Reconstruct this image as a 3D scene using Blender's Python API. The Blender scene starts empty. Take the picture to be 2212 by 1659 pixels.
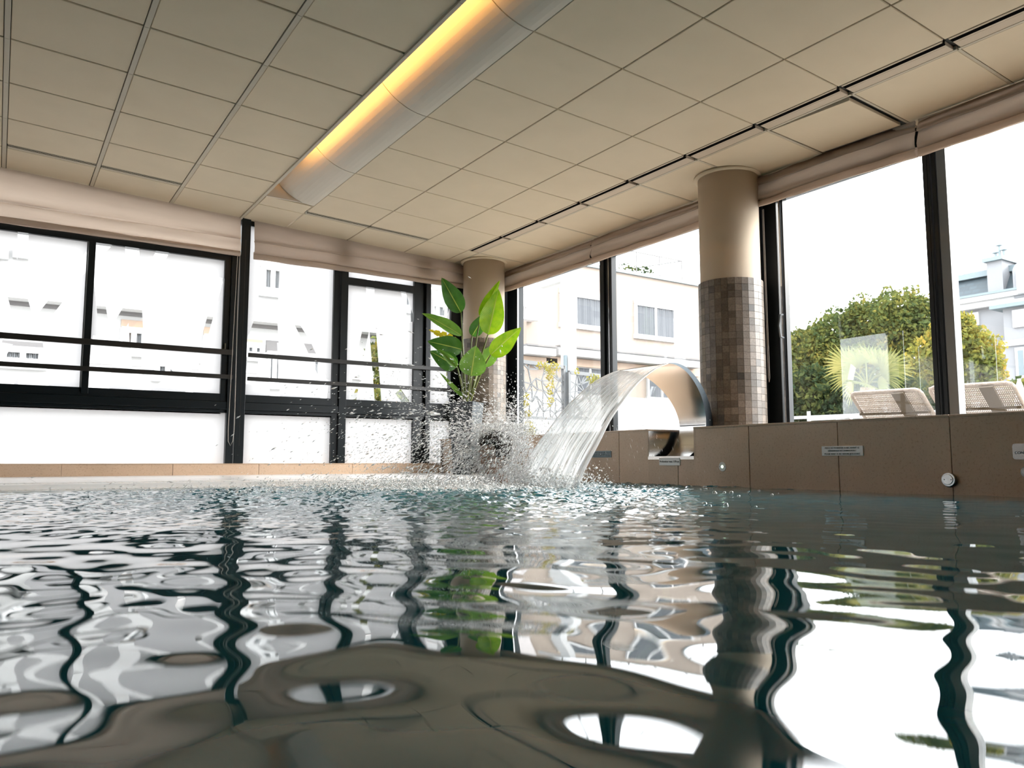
import bpy, bmesh, math, random
import numpy as np
from mathutils import Vector, Matrix
random.seed(7); rng = np.random.default_rng(11)
PI = math.pi
sc = bpy.context.scene; col = sc.collection
R = random.random
def U(a, b): return a + (b - a) * random.random()

# ------------------------------------------------------------------ camera frame (pixels -> points in the place)
FPX, CX, CY, PITCH, YAW, H = 1672.8, 1106.0, 829.5, .099, .5855, .165
_c, _s = math.cos(YAW), math.sin(YAW)
F = Vector((_s * math.cos(PITCH), _c * math.cos(PITCH), math.sin(PITCH)))
RT = Vector((_c, -_s, 0)); UP = RT.cross(F)
EYE = Vector((0, 0, H))
def ray(x, y): return F + RT * ((x - CX) / FPX) - UP * ((y - CY) / FPX)
def atX(x, y, X): r = ray(x, y); return EYE + r * (X / r.x)
def atY(x, y, Y): r = ray(x, y); return EYE + r * (Y / r.y)
def atZ(x, y, z): r = ray(x, y); return EYE + r * ((z - H) / r.z)
def atF(x, y, d): return EYE + ray(x, y) * d
def cz(X, Y): return 2.464 - .0445 * X + .0023 * Y

# ------------------------------------------------------------------ materials
class NT:
    def __init__(s, name):
        s.m = bpy.data.materials.new(name); s.m.use_nodes = True
        s.t = s.m.node_tree; s.n = s.t.nodes; s.n.clear(); s.out = s.n.new('ShaderNodeOutputMaterial')
    def add(s, typ, **kw):
        o = s.n.new(typ)
        for k, v in kw.items():
            if hasattr(o, k) and not k[0].isupper(): setattr(o, k, v)
            else: o.inputs[k.replace('_', ' ')].default_value = v
        return o
    def link(s, a, b): s.t.links.new(a, b)
    def ramp(s, fac, stops):
        r = s.n.new('ShaderNodeValToRGB'); e = r.color_ramp.elements
        while len(e) < len(stops): e.new(.5)
        for i, (p, c) in enumerate(stops):
            e[i].position = p; e[i].color = (*c, 1) if len(c) == 3 else c
        s.link(fac, r.inputs[0]); return r.outputs[0]
    def coord(s, which='Object'): return s.n.new('ShaderNodeTexCoord').outputs[which]
    def mapping(s, v, scale=(1, 1, 1)):
        m = s.n.new('ShaderNodeMapping'); m.inputs['Scale'].default_value = scale; s.link(v, m.inputs[0]); return m.outputs[0]
    def noise(s, v, scale, detail=3, rough=.5):
        n = s.add('ShaderNodeTexNoise', Scale=scale, Detail=detail, Roughness=rough)
        if v is not None: s.link(v, n.inputs['Vector'])
        return n.outputs['Fac']
def srgb(r, g, b):
    f = lambda c: (c / 255 / 12.92) if c <= 10 else ((c / 255 + .055) / 1.055) ** 2.4
    return (f(r), f(g), f(b))
def mat(name, c, rough=.6, metal=0., spec=.5, trans=0., noise=None, bump=0, bscale=60, mapscale=(1, 1, 1), **kw):
    """plain principled with optional noise colour variation (noise=(scale, colour2, detail))"""
    t = NT(name); p = t.add('ShaderNodeBsdfPrincipled'); t.link(p.outputs[0], t.out.inputs[0])
    p.inputs['Base Color'].default_value = (*c, 1); p.inputs['Roughness'].default_value = rough
    p.inputs['Metallic'].default_value = metal; p.inputs['Specular IOR Level'].default_value = spec
    p.inputs['Transmission Weight'].default_value = trans
    for k, v in kw.items(): p.inputs[k.replace('_', ' ')].default_value = v
    v = t.mapping(t.coord(), mapscale)
    if noise:
        t.link(t.ramp(t.noise(v, noise[0], noise[2] if len(noise) > 2 else 4), [(.3, c), (.7, noise[1])]), p.inputs['Base Color'])
    if bump:
        b = t.add('ShaderNodeBump', Strength=bump, Distance=.01); t.link(t.noise(v, bscale, 4), b.inputs['Height']); t.link(b.outputs[0], p.inputs['Normal'])
    return t.m
M = {}
M['ceiling'] = mat('ceiling tile', (.545, .455, .325), .85, noise=(4, (.575, .48, .345)), bump=.05, bscale=300)
M['ceiling_dark'] = mat('ceiling void', (.05, .05, .045), .9)
M['darkwall'] = mat('brown wall', (.20, .15, .11), .7)
M['slotblack'] = mat('vent slot black', (.004, .004, .004), 1., spec=0.)
M['tbar'] = mat('ceiling grid', (.42, .365, .275), .6)
M['cove'] = mat('cove panel', (.54, .485, .40), .7)
M['cream'] = mat('cream plaster', (.46, .375, .285), .75, noise=(2, (.48, .395, .30)))
M['black'] = mat('black window frame', (.004, .007, .009), .3, spec=.35)
M['grey_frame'] = mat('grey aluminium edge', (.13, .145, .155), .4)
M['rail'] = mat('bronze black rail', (.016, .0145, .013), .35)
M['steel'] = mat('brushed steel', (.62, .61, .59), .2, metal=1., bump=.02, bscale=80, mapscale=(1, 1, 14))
M['steel_edge'] = mat('blade edge steel', (.05, .06, .068), .3, metal=1.)
M['white'] = mat('white paint', (.42, .42, .42), .6)
M['chrome'] = mat('chrome', (.6, .6, .6), .12, metal=1.)
M['pot'] = mat('charcoal planter', (.035, .045, .052), .45, noise=(10, (.06, .07, .08)))
M['soil'] = mat('soil', (.03, .02, .012), .95)
M['deck'] = mat('pale deck tile', (.84, .84, .84), .3, noise=(3, (.79, .79, .80)))
M['joint'] = mat('dark joint', (.10, .075, .055), .9)
M['grate'] = mat('white grating', (.86, .86, .86), .4)
M['basin'] = mat('teal basin', (.02, .10, .13), .5)
M['sign'] = mat('pale sign plastic', (.78, .78, .78), .4)
M['signwhite'] = mat('white sign plastic', (.95, .94, .97), .4)
M['signblue'] = mat('slate blue sign', (.12, .19, .23), .35)
M['ink'] = mat('dark lettering', (.02, .03, .03), .6)
M['cord'] = mat('beige cord', (.55, .50, .44), .5)
M['skin'] = mat('skin', (.42, .26, .19), .45, noise=(20, (.48, .31, .23)), Subsurface_Weight=.1)
M['hair'] = mat('wet dark hair', (.025, .016, .012), .25, bump=.6, bscale=60, mapscale=(1, 1, .2))
M['terrace'] = mat('terrace paving', (.38, .37, .35), .8, noise=(3, (.34, .33, .31)))
M['pink'] = mat('pale pink render', (.25, .205, .17), .9, noise=(.6, (.265, .218, .182)))
M['whitewall'] = mat('white render', (.36, .357, .353), .9)
M['mansion'] = mat('mansion render', (.20, .205, .215), .9, noise=(.5, (.19, .195, .205)))
M['soffit'] = mat('wood brown soffit', (.31, .225, .17), .8, noise=(2, (.34, .255, .19)))
M['zinc'] = mat('zinc', (.13, .165, .18), .5)
M['roofpink'] = mat('grey pink roof', (.24, .215, .215), .85)
M['shade'] = mat('dark trim and ledge shadow', (.13, .125, .125), .9)  # dark trim grey, also the painted shadow under the annex ledge
M['louvre'] = mat('white shutter', (.30, .32, .33), .6)
M['bark'] = mat('bark', (.16, .12, .09), .9, noise=(8, (.08, .06, .045)), bump=.5, bscale=20)
M['palmtrunk'] = mat('palm trunk fibre', (.25, .15, .10), .95, noise=(30, (.13, .09, .06)), bump=.8, bscale=60)
M['wicker'] = mat('pale wicker', (.36, .29, .235), .7, noise=(40, (.29, .225, .175)))
M['wicker_rim'] = mat('braided wicker rim', (.46, .385, .325), .7, noise=(50, (.37, .29, .23)), bump=.6, bscale=120)
M['wood'] = mat('brown batten', (.10, .07, .04), .7)
M['screen'] = mat('grey laser cut steel', (.085, .09, .095), .6)
M['stalk'] = mat('leaf stalk', (.07, .085, .02), .4, noise=(12, (.14, .17, .03)))
M['parasol'] = mat('white canvas', (.36, .38, .40), .8)
M['recess'] = mat('recess shade grey', (.55, .51, .50), .9)

def stone():
    t = NT('brown limestone'); p = t.add('ShaderNodeBsdfPrincipled', Roughness=.42); t.link(p.outputs[0], t.out.inputs[0])
    v = t.coord()
    a = t.ramp(t.noise(v, 2.2, 5, .6), [(.3, (.50, .365, .262)), (.7, (.60, .445, .33))])
    b = t.ramp(t.noise(v, 75, 4, .7), [(.34, (.80, .76, .72)), (.46, (1, 1, 1)), (.62, (1, 1, 1)), (.72, (1.10, 1.08, 1.06))])
    mx = t.add('ShaderNodeMix', data_type='RGBA', blend_type='MULTIPLY'); mx.inputs[0].default_value = 1
    t.link(a, mx.inputs[6]); t.link(b, mx.inputs[7])
    geo = t.n.new('ShaderNodeNewGeometry')
    isl = t.ramp(geo.outputs['Random Per Island'], [(0, (.90, .89, .86)), (1, (1.08, 1.07, 1.05))])
    m2 = t.add('ShaderNodeMix', data_type='RGBA', blend_type='MULTIPLY'); m2.inputs[0].default_value = 1
    t.link(mx.outputs[2], m2.inputs[6]); t.link(isl, m2.inputs[7]); t.link(m2.outputs[2], p.inputs['Base Color'])
    return t.m
M['stone'] = stone()

def mosaic():
    t = NT('brown stone mosaic'); p = t.add('ShaderNodeBsdfPrincipled', Roughness=.4); t.link(p.outputs[0], t.out.inputs[0])
    geo = t.n.new('ShaderNodeNewGeometry')
    a = t.ramp(geo.outputs['Random Per Island'], [(0, (.045, .04, .036)), (.06, (.095, .08, .064)), (.5, (.14, .115, .092)), (1, (.20, .165, .134))])
    b = t.ramp(t.noise(t.coord(), 90, 4), [(.35, (.75, .72, .7)), (.6, (1.05, 1.05, 1.05))])
    mx = t.add('ShaderNodeMix', data_type='RGBA', blend_type='MULTIPLY'); mx.inputs[0].default_value = 1
    t.link(a, mx.inputs[6]); t.link(b, mx.inputs[7]); t.link(mx.outputs[2], p.inputs['Base Color'])
    return t.m
M['mosaic'] = mosaic()

def fabric(name, c, tl):
    t = NT(name); v = t.coord()
    cc = t.ramp(t.noise(t.mapping(v, (1, 1, 6)), 3, 4), [(.3, tuple(x * .94 for x in c)), (.7, c)])
    d = t.add('ShaderNodeBsdfDiffuse'); tr = t.add('ShaderNodeBsdfTranslucent'); mx = t.add('ShaderNodeMixShader', Fac=tl)
    t.link(cc, d.inputs[0]); t.link(cc, tr.inputs[0]); t.link(d.outputs[0], mx.inputs[1]); t.link(tr.outputs[0], mx.inputs[2])
    t.link(mx.outputs[0], t.out.inputs[0]); return t.m
M['blind'] = fabric('beige blind linen', (.56, .45, .365), .36)
M['curtain_pale'] = fabric('pale net curtain', (.28, .29, .30), .2)
M['curtain'] = fabric('grey net curtain', (.17, .178, .19), .2)

def glass(name='window glass', tint=(.97, .98, .98), ior=1.5):
    t = NT(name); tr = t.add('ShaderNodeBsdfTransparent'); tr.inputs[0].default_value = (*tint, 1)
    g = t.add('ShaderNodeBsdfGlossy', Roughness=0.0); fr = t.add('ShaderNodeFresnel', IOR=ior); mx = t.n.new('ShaderNodeMixShader')
    # the pane's back face is inside-out for the fresnel node, so feed it a normal facing the ray
    geo = t.n.new('ShaderNodeNewGeometry')
    dot = t.n.new('ShaderNodeVectorMath'); dot.operation = 'DOT_PRODUCT'; t.link(geo.outputs['Incoming'], dot.inputs[0]); t.link(geo.outputs['Normal'], dot.inputs[1])
    ab = t.n.new('ShaderNodeMath'); ab.operation = 'ABSOLUTE'; t.link(dot.outputs['Value'], ab.inputs[0])
    r0 = ((ior - 1) / (ior + 1)) ** 2
    sub = t.n.new('ShaderNodeMath'); sub.operation = 'SUBTRACT'; sub.inputs[0].default_value = 1; t.link(ab.outputs[0], sub.inputs[1])
    pw = t.n.new('ShaderNodeMath'); pw.operation = 'POWER'; pw.inputs[1].default_value = 5; t.link(sub.outputs[0], pw.inputs[0])
    ma = t.n.new('ShaderNodeMath'); ma.operation = 'MULTIPLY_ADD'; ma.inputs[1].default_value = 1 - r0; ma.inputs[2].default_value = r0; t.link(pw.outputs[0], ma.inputs[0])
    t.n.remove(fr)
    t.link(ma.outputs[0], mx.inputs[0]); t.link(tr.outputs[0], mx.inputs[1]); t.link(g.outputs[0], mx.inputs[2]); t.link(mx.outputs[0], t.out.inputs[0])
    return t.m
M['glass'] = glass()
M['glass_green'] = glass('reflection pane glass', (.90, .94, .94))  # tint of the panes added in place of window reflections

def frosted():
    t = NT('frosted film'); tr = t.add('ShaderNodeBsdfTranslucent', Color=(.42, .41, .412, 1)); d = t.add('ShaderNodeBsdfDiffuse', Color=(.8, .79, .79, 1))
    mx = t.add('ShaderNodeMixShader', Fac=.84); t.link(d.outputs[0], mx.inputs[1]); t.link(tr.outputs[0], mx.inputs[2])
    t.link(mx.outputs[0], t.out.inputs[0]); return t.m
M['frost'] = frosted()

def slates():
    t = NT('slate shingles'); p = t.add('ShaderNodeBsdfPrincipled', Roughness=.6); t.link(p.outputs[0], t.out.inputs[0])
    b = t.add('ShaderNodeTexBrick', Scale=1., Mortar_Size=.02); b.inputs['Color1'].default_value = (.024, .037, .046, 1); b.inputs['Color2'].default_value = (.033, .05, .06, 1); b.inputs['Mortar'].default_value = (.025, .035, .042, 1)
    b.inputs['Brick Width'].default_value = .3; b.inputs['Row Height'].default_value = .16
    co = t.coord(); sp = t.n.new('ShaderNodeSeparateXYZ'); t.link(co, sp.inputs[0]); cb = t.n.new('ShaderNodeCombineXYZ'); t.link(sp.outputs['Y'], cb.inputs[0]); t.link(sp.outputs['Z'], cb.inputs[1])
    t.link(cb.outputs[0], b.inputs['Vector']); t.link(b.outputs[0], p.inputs['Base Color']); return t.m
M['slate'] = slates()

def foliage(name, stops, tl=.35):
    t = NT(name); geo = t.n.new('ShaderNodeNewGeometry'); big = t.noise(t.coord(), .9, 3)
    a = t.n.new('ShaderNodeMath'); a.operation = 'MULTIPLY_ADD'; a.inputs[1].default_value = .36; t.link(geo.outputs['Random Per Island'], a.inputs[0])
    b = t.n.new('ShaderNodeMath'); b.operation = 'MULTIPLY'; b.inputs[1].default_value = .85; t.link(big, b.inputs[0]); t.link(b.outputs[0], a.inputs[2])
    c = t.ramp(a.outputs[0], stops)
    d = t.add('ShaderNodeBsdfDiffuse'); tr = t.add('ShaderNodeBsdfTranslucent'); mx = t.add('ShaderNodeMixShader', Fac=tl)
    t.link(c, d.inputs[0]); t.link(c, tr.inputs[0]); t.link(d.outputs[0], mx.inputs[1]); t.link(tr.outputs[0], mx.inputs[2]); t.link(mx.outputs[0], t.out.inputs[0]); return t.m
M['tree'] = foliage('autumn maple leaves', [(.25, (0.036, 0.058, 0.030)), (.5, (0.073, 0.095, 0.033)), (.72, (0.132, 0.136, 0.037)), (.9, (0.277, 0.204, 0.044))])
M['tree2'] = foliage('golden maple leaves', [(.2, (0.056, 0.075, 0.030)), (.5, (0.125, 0.136, 0.037)), (.72, (0.238, 0.211, 0.044)), (.9, (0.330, 0.218, 0.044))])
M['hedge'] = foliage('dark hedge leaves', [(.2, (.014, .027, .016)), (.6, (.03, .047, .022)), (.9, (.10, .105, .03))])
M['palm'] = foliage('palm frond green', [(.2, (.05, .065, .02)), (.6, (.13, .135, .045)), (.9, (.25, .22, .08))], .35)
M['creeper'] = foliage('yellow creeper leaves', [(.2, (.08, .11, .03)), (.6, (.20, .19, .04)), (.9, (.32, .26, .06))], .4)

def bigleaf(name, c1, c2):
    t = NT(name); uv = t.coord('UV'); sp = t.n.new('ShaderNodeSeparateXYZ'); t.link(uv, sp.inputs[0])
    w = t.n.new('ShaderNodeMath'); w.operation = 'SUBTRACT'; w.inputs[1].default_value = .5; t.link(sp.outputs['Y'], w.inputs[0])
    ab = t.n.new('ShaderNodeMath'); ab.operation = 'ABSOLUTE'; t.link(w.outputs[0], ab.inputs[0])
    k = t.n.new('ShaderNodeMath'); k.operation = 'MULTIPLY_ADD'; k.inputs[1].default_value = -.35; t.link(ab.outputs[0], k.inputs[0]); t.link(sp.outputs['X'], k.inputs[2])
    m = t.n.new('ShaderNodeMath'); m.operation = 'MULTIPLY'; m.inputs[1].default_value = 190; t.link(k.outputs[0], m.inputs[0])
    s = t.n.new('ShaderNodeMath'); s.operation = 'SINE'; t.link(m.outputs[0], s.inputs[0])
    nz = t.noise(t.coord(), 14, 3); ad = t.n.new('ShaderNodeMath'); ad.operation = 'MULTIPLY_ADD'; ad.inputs[1].default_value = .09; t.link(s.outputs[0], ad.inputs[0]); t.link(nz, ad.inputs[2])
    c = t.ramp(ad.outputs[0], [(.3, c1), (.7, c2)])
    mid = t.n.new('ShaderNodeMath'); mid.operation = 'LESS_THAN'; mid.inputs[1].default_value = .022; t.link(ab.outputs[0], mid.inputs[0])
    mm = t.add('ShaderNodeMix', data_type='RGBA'); t.link(mid.outputs[0], mm.inputs[0]); t.link(c, mm.inputs[6]); mm.inputs[7].default_value = (.42, .5, .10, 1)
    p = t.add('ShaderNodeBsdfPrincipled', Roughness=.35); tr = t.add('ShaderNodeBsdfTranslucent'); mx = t.add('ShaderNodeMixShader', Fac=.42)
    t.link(mm.outputs[2], p.inputs['Base Color']); t.link(mm.outputs[2], tr.inputs[0]); t.link(p.outputs[0], mx.inputs[1]); t.link(tr.outputs[0], mx.inputs[2]); t.link(mx.outputs[0], t.out.inputs[0])
    b = t.add('ShaderNodeBump', Strength=.4, Distance=.003); t.link(s.outputs[0], b.inputs['Height']); t.link(b.outputs[0], p.inputs['Normal'])
    return t.m
M['leaf_dark'] = bigleaf('dark green leaf', (.035, .13, .015), (.07, .20, .025))
M['leaf_mid'] = bigleaf('green leaf', (.12, .27, .03), (.19, .37, .05))
M['leaf_bright'] = bigleaf('bright yellow green leaf', (.18, .40, .01), (.36, .55, .015))
M['leaf_yellow'] = bigleaf('yellowing leaf', (.62, .47, .02), (.72, .60, .03))

def emit(name, c, s):
    t = NT(name); e = t.add('ShaderNodeEmission', Strength=s); e.inputs[0].default_value = (*c, 1); t.link(e.outputs[0], t.out.inputs[0]); return t.m
M['lamp'] = emit('warm strip lamp', (1, .50, .13), 52)
M['led'] = emit('green indicator', (.7, 1, .7), 1.2)

def water():
    t = NT('pool water'); p = t.add('ShaderNodeBsdfPrincipled', Roughness=.0, IOR=1.55); t.link(p.outputs[0], t.out.inputs[0])
    p.inputs['Base Color'].default_value = (.006, .105, .138, 1)
    b = t.add('ShaderNodeBump', Strength=.35, Distance=.003)
    v = t.coord(); att = t.add('ShaderNodeAttribute', attribute_name='chop')
    n = t.noise(v, 38, 3, .6); mu = t.n.new('ShaderNodeMath'); mu.operation = 'MULTIPLY'; t.link(n, mu.inputs[0]); t.link(att.outputs['Fac'], mu.inputs[1])
    t.link(mu.outputs[0], b.inputs['Height']); t.link(b.outputs[0], p.inputs['Normal'])
    return t.m
M['water'] = water()
M['foam'] = None
def droplets(name, fac, tp=.22, tl=1.0):
    t = NT(name); d = t.add('ShaderNodeBsdfDiffuse', Color=(.98, .98, .98, 1)); l = t.add('ShaderNodeBsdfTranslucent', Color=(.99, .99, .99, 1)); g = t.add('ShaderNodeBsdfGlossy', Roughness=.1); tr = t.add('ShaderNodeBsdfTransparent')
    a = t.add('ShaderNodeMixShader', Fac=tl); b = t.add('ShaderNodeMixShader', Fac=fac); c = t.add('ShaderNodeMixShader', Fac=tp)
    t.link(d.outputs[0], a.inputs[1]); t.link(l.outputs[0], a.inputs[2]); t.link(a.outputs[0], b.inputs[1]); t.link(g.outputs[0], b.inputs[2]); t.link(b.outputs[0], c.inputs[1]); t.link(tr.outputs[0], c.inputs[2]); t.link(c.outputs[0], t.out.inputs[0]); return t.m
M['drop'] = droplets('water droplets', .2, .03, .8)
M['foam'] = droplets('white foam', .1, .1, .5)
def bubble():
    t = NT('bubble film'); tr = t.add('ShaderNodeBsdfTransparent'); g = t.add('ShaderNodeBsdfGlossy', Roughness=.02); lw = t.add('ShaderNodeLayerWeight', Blend=.35)
    mx = t.n.new('ShaderNodeMixShader'); t.link(lw.outputs['Facing'], mx.inputs[0]); t.link(tr.outputs[0], mx.inputs[1]); t.link(g.outputs[0], mx.inputs[2]); t.link(mx.outputs[0], t.out.inputs[0]); return t.m
M['bubble'] = bubble()
def sheet():
    t = NT('falling water'); uv = t.coord('UV')
    st = t.noise(t.mapping(uv, (4.0, 48, 1)), 1, 5, .65); st2 = t.noise(t.mapping(uv, (11, 170, 1)), 1, 4, .7)
    fo = t.n.new('ShaderNodeSeparateXYZ'); t.link(uv, fo.inputs[0])
    a = t.n.new('ShaderNodeMath'); a.operation = 'MULTIPLY_ADD'; a.inputs[1].default_value = .5; t.link(st2, a.inputs[0]); t.link(st, a.inputs[2])
    a2 = t.n.new('ShaderNodeMath'); a2.operation = 'MULTIPLY_ADD'; a2.inputs[1].default_value = .16; t.link(fo.outputs['X'], a2.inputs[0]); t.link(a.outputs[0], a2.inputs[2])
    m = t.ramp(a2.outputs[0], [(.71, (.08, .08, .08)), (.80, (.62, .62, .62)), (.91, (1, 1, 1))])
    d = t.add('ShaderNodeBsdfPrincipled', Roughness=.22); d.inputs['Base Color'].default_value = (.88, .87, .86, 1)
    tl = t.add('ShaderNodeBsdfTranslucent', Color=(.9, .9, .9, 1)); w = t.add('ShaderNodeMixShader', Fac=.75); t.link(d.outputs[0], w.inputs[1]); t.link(tl.outputs[0], w.inputs[2])
    tr = t.add('ShaderNodeBsdfTransparent', Color=(.93, .93, .92, 1)); g = t.add('ShaderNodeBsdfGlossy', Roughness=.08); q = t.add('ShaderNodeMixShader', Fac=.25); t.link(tr.outputs[0], q.inputs[1]); t.link(g.outputs[0], q.inputs[2])
    mx = t.n.new('ShaderNodeMixShader'); t.link(m, mx.inputs[0]); t.link(q.outputs[0], mx.inputs[1]); t.link(w.outputs[0], mx.inputs[2]); t.link(mx.outputs[0], t.out.inputs[0])
    b = t.add('ShaderNodeBump', Strength=.6, Distance=.006); t.link(a.outputs[0], b.inputs['Height'])
    t.link(b.outputs[0], d.inputs['Normal']); t.link(b.outputs[0], g.inputs['Normal']); return t.m
M['sheet'] = sheet()

# ------------------------------------------------------------------ mesh helpers
class MB:
    def __init__(s): s.v = []; s.f = []; s.uv = None; s.mi = []
    def face(s, pts):
        i = len(s.v); s.v += [tuple(p) for p in pts]; s.f.append(tuple(range(i, i + len(pts)))); return s
    def hexa(s, p):  # 8 points: bottom 4 (ccw), top 4
        i = len(s.v); s.v += [tuple(q) for q in p]
        s.f += [tuple(i + k for k in q) for q in ((3, 2, 1, 0), (4, 5, 6, 7), (0, 1, 5, 4), (1, 2, 6, 5), (2, 3, 7, 6), (3, 0, 4, 7))]; return s
    def box(s, x0, x1, y0, y1, z0, z1):
        x0, x1 = sorted((x0, x1)); y0, y1 = sorted((y0, y1)); z0, z1 = sorted((z0, z1))
        e = ((len(s.f) // 6) % 9) * .00011 * (1 if max(abs(x0), abs(y0)) < 9 else 18)   # no two boxes of one mesh share a face plane
        x0 -= e; y0 -= e; z0 -= e; x1 += e; y1 += e; z1 += e
        return s.hexa([(x0, y0, z0), (x1, y0, z0), (x1, y1, z0), (x0, y1, z0), (x0, y0, z1), (x1, y0, z1), (x1, y1, z1), (x0, y1, z1)])
    def bar(s, a, b, w, h=None, up=(0, 0, 1)):
        a, b = Vector(a), Vector(b); h = h or w; d = (b - a).normalized(); u = Vector(up)
        if abs(d.dot(u)) > .98: u = Vector((1, 0, 0))
        r = d.cross(u).normalized() * w / 2; u = r.cross(d).normalized() * h / 2
        return s.hexa([a - r - u, a + r - u, b + r - u, b - r - u, a - r + u, a + r + u, b + r + u, b - r + u])
    def tube(s, pts, rad, n=8, cap=True):
        pts = [Vector(p) for p in pts]; rad = rad if isinstance(rad, (list, tuple)) else [rad] * len(pts)
        base = len(s.v); ref = Vector((.3, .2, 1)).normalized()
        for k, p in enumerate(pts):
            d = (pts[min(k + 1, len(pts) - 1)] - pts[max(k - 1, 0)]).normalized()
            a = d.cross(ref)
            if a.length < .05: a = d.cross(Vector((1, 0, 0)))
            a.normalize(); b = d.cross(a)
            for j in range(n):
                t = 2 * PI * j / n; s.v.append(tuple(p + (a * math.cos(t) + b * math.sin(t)) * rad[k]))
        for k in range(len(pts) - 1):
            for j in range(n):
                q = base + k * n; s.f.append((q + j, q + (j + 1) % n, q + n + (j + 1) % n, q + n + j))
        if cap:
            s.f.append(tuple(base + j for j in range(n))[::-1]); s.f.append(tuple(base + (len(pts) - 1) * n + j for j in range(n)))
        return s
    def lathe(s, prof, c=(0, 0, 0), n=48):
        base = len(s.v)
        for r, z in prof:
            for j in range(n): t = 2 * PI * j / n; s.v.append((c[0] + r * math.cos(t), c[1] + r * math.sin(t), c[2] + z))
        for k in range(len(prof) - 1):
            for j in range(n):
                q = base + k * n; s.f.append((q + j, q + (j + 1) % n, q + n + (j + 1) % n, q + n + j))
        s.f.append(tuple(base + j for j in range(n))[::-1]); s.f.append(tuple(base + (len(prof) - 1) * n + j for j in range(n))); return s
    def grid(s, P, closed=False):  # P[i][j]
        base = len(s.v); n, m = len(P), len(P[0])
        for r in P: s.v += [tuple(p) for p in r]
        for i in range(n - 1):
            for j in range(m - 1 if not closed else m):
                s.f.append((base + i * m + j, base + i * m + (j + 1) % m, base + (i + 1) * m + (j + 1) % m, base + (i + 1) * m + j))
        return s
    def build(s, name, m, parent=None, smooth=False, uvs=None, bevel=0, origin=None):
        me = bpy.data.meshes.new(name)
        V = s.v
        if origin is not None: V = [(a - origin[0], b - origin[1], c - origin[2]) for a, b, c in V]
        me.from_pydata(V, [], s.f); me.materials.append(m)
        if uvs:
            l = me.uv_layers.new(name='UVMap')
            for lp in me.loops: l.data[lp.index].uv = uvs[lp.vertex_index]
        if smooth: me.polygons.foreach_set('use_smooth', [True] * len(me.polygons))
        me.update(); o = bpy.data.objects.new(name, me); col.objects.link(o)
        if origin is not None: o.location = origin
        if parent is not None:
            if origin is None and parent.location.length > 0: o.location = -parent.location
            elif origin is not None: o.location = Vector(origin) - parent.location
            o.parent = parent
        if bevel:
            b = o.modifiers.new('edge', 'BEVEL'); b.width = bevel; b.segments = 2; b.limit_method = 'ANGLE'
        return o
def tag(o, label=None, cat=None, group=None, kind=None):
    for k, v in (('label', label), ('category', cat), ('group', group), ('kind', kind)):
        if v: o[k] = v
    return o
def thing(name, label, cat, loc=(0, 0, 0), group=None):
    o = bpy.data.objects.new(name, None); col.objects.link(o); o.location = loc; o.empty_display_size = .1
    return tag(o, label, cat, group)
def struct(o, label=None): return tag(o, label, None, None, 'structure')
def senmpty(name, label=None):
    o = bpy.data.objects.new(name, None); col.objects.link(o); return struct(o, label)
def text(body, size, pos, rot, m, parent, name='lettering', ext=.0008, align='CENTER'):
    cu = bpy.data.curves.new(name, 'FONT'); cu.body = body; cu.size = size; cu.extrude = ext; cu.align_x = align; cu.align_y = 'CENTER'; cu.space_line = 1.05
    tmp = bpy.data.objects.new(name, cu); col.objects.link(tmp)
    dg = bpy.context.evaluated_depsgraph_get(); me = bpy.data.meshes.new_from_object(tmp.evaluated_get(dg))
    col.objects.unlink(tmp); bpy.data.objects.remove(tmp)
    me.materials.clear(); me.materials.append(m)
    o = bpy.data.objects.new(name, me); col.objects.link(o); o.parent = parent
    o.matrix_local = Matrix.Translation(Vector(pos) - parent.location) @ rot
    return o
ROT_W = Matrix(((0, 0, -1, 0), (-1, 0, 0, 0), (0, 1, 0, 0), (0, 0, 0, 1)))   # reads on a face looking to -X

# ================================================================== THE ROOM
YW, XW, XS = 7.25, 4.75, 3.88       # left window plane, right window plane, stone parapet face
ZL, ZD, ZSILL = .391, .04, .142     # ledge top, deck top, sill top
# --- ceiling
colx = [-7.46, -6.845, -6.23, -5.615, -5.0, -4.385, -3.77, -3.155, -2.54, -1.925, -1.31, -.693, -.076, .54, 1.163, 1.775]
colr = [2.193, 2.8, 3.423, 3.905]
rows = [3.108 + .6 * j for j in range(-12, 7)] + [YW]
def slab(mb, x0, x1, y0, y1, dz=0, th=.02, cham=.003):
    P = [(x0, y0), (x1, y0), (x1, y1), (x0, y1)]; c = cham
    Q = [(x0 + c, y0 + c), (x1 - c, y0 + c), (x1 - c, y1 - c), (x0 + c, y1 - c)]
    i = len(mb.v)
    mb.v += [(x, y, cz(x, y) + dz) for x, y in Q] + [(x, y, cz(x, y) + dz + c) for x, y in P] + [(x, y, cz(x, y) + dz + th) for x, y in P]
    mb.f += [tuple(i + k for k in q) for q in ((3, 2, 1, 0), (0, 1, 5, 4), (1, 2, 6, 5), (2, 3, 7, 6), (3, 0, 4, 7), (4, 5, 9, 8), (5, 6, 10, 9), (6, 7, 11, 10), (7, 4, 8, 11), (8, 9, 10, 11))]
tb, bars = MB(), MB()
for i in range(len(colx) - 1):
    for j in range(len(rows) - 1):
        x0, x1, y0, y1 = colx[i] + .017, colx[i + 1] - .017, rows[j] + .007, rows[j + 1] - .007
        if j == len(rows) - 3 and i in (12, 13): y1 = 6.618   # the row that ends at the slot diffusers
        slab(tb, x0, x1, y0, y1)
    bars_x = colx[i]
    for j in range(len(rows) - 1):
        slab(bars, bars_x - .0135, bars_x + .0135, rows[j] + .001, rows[j + 1] - .001, dz=-.004, th=.02, cham=.001)
for j in range(len(rows) - 1): slab(bars, 1.752, 1.775, rows[j] + .001, rows[j + 1] - .001, dz=-.012, th=.10, cham=.001)
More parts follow.
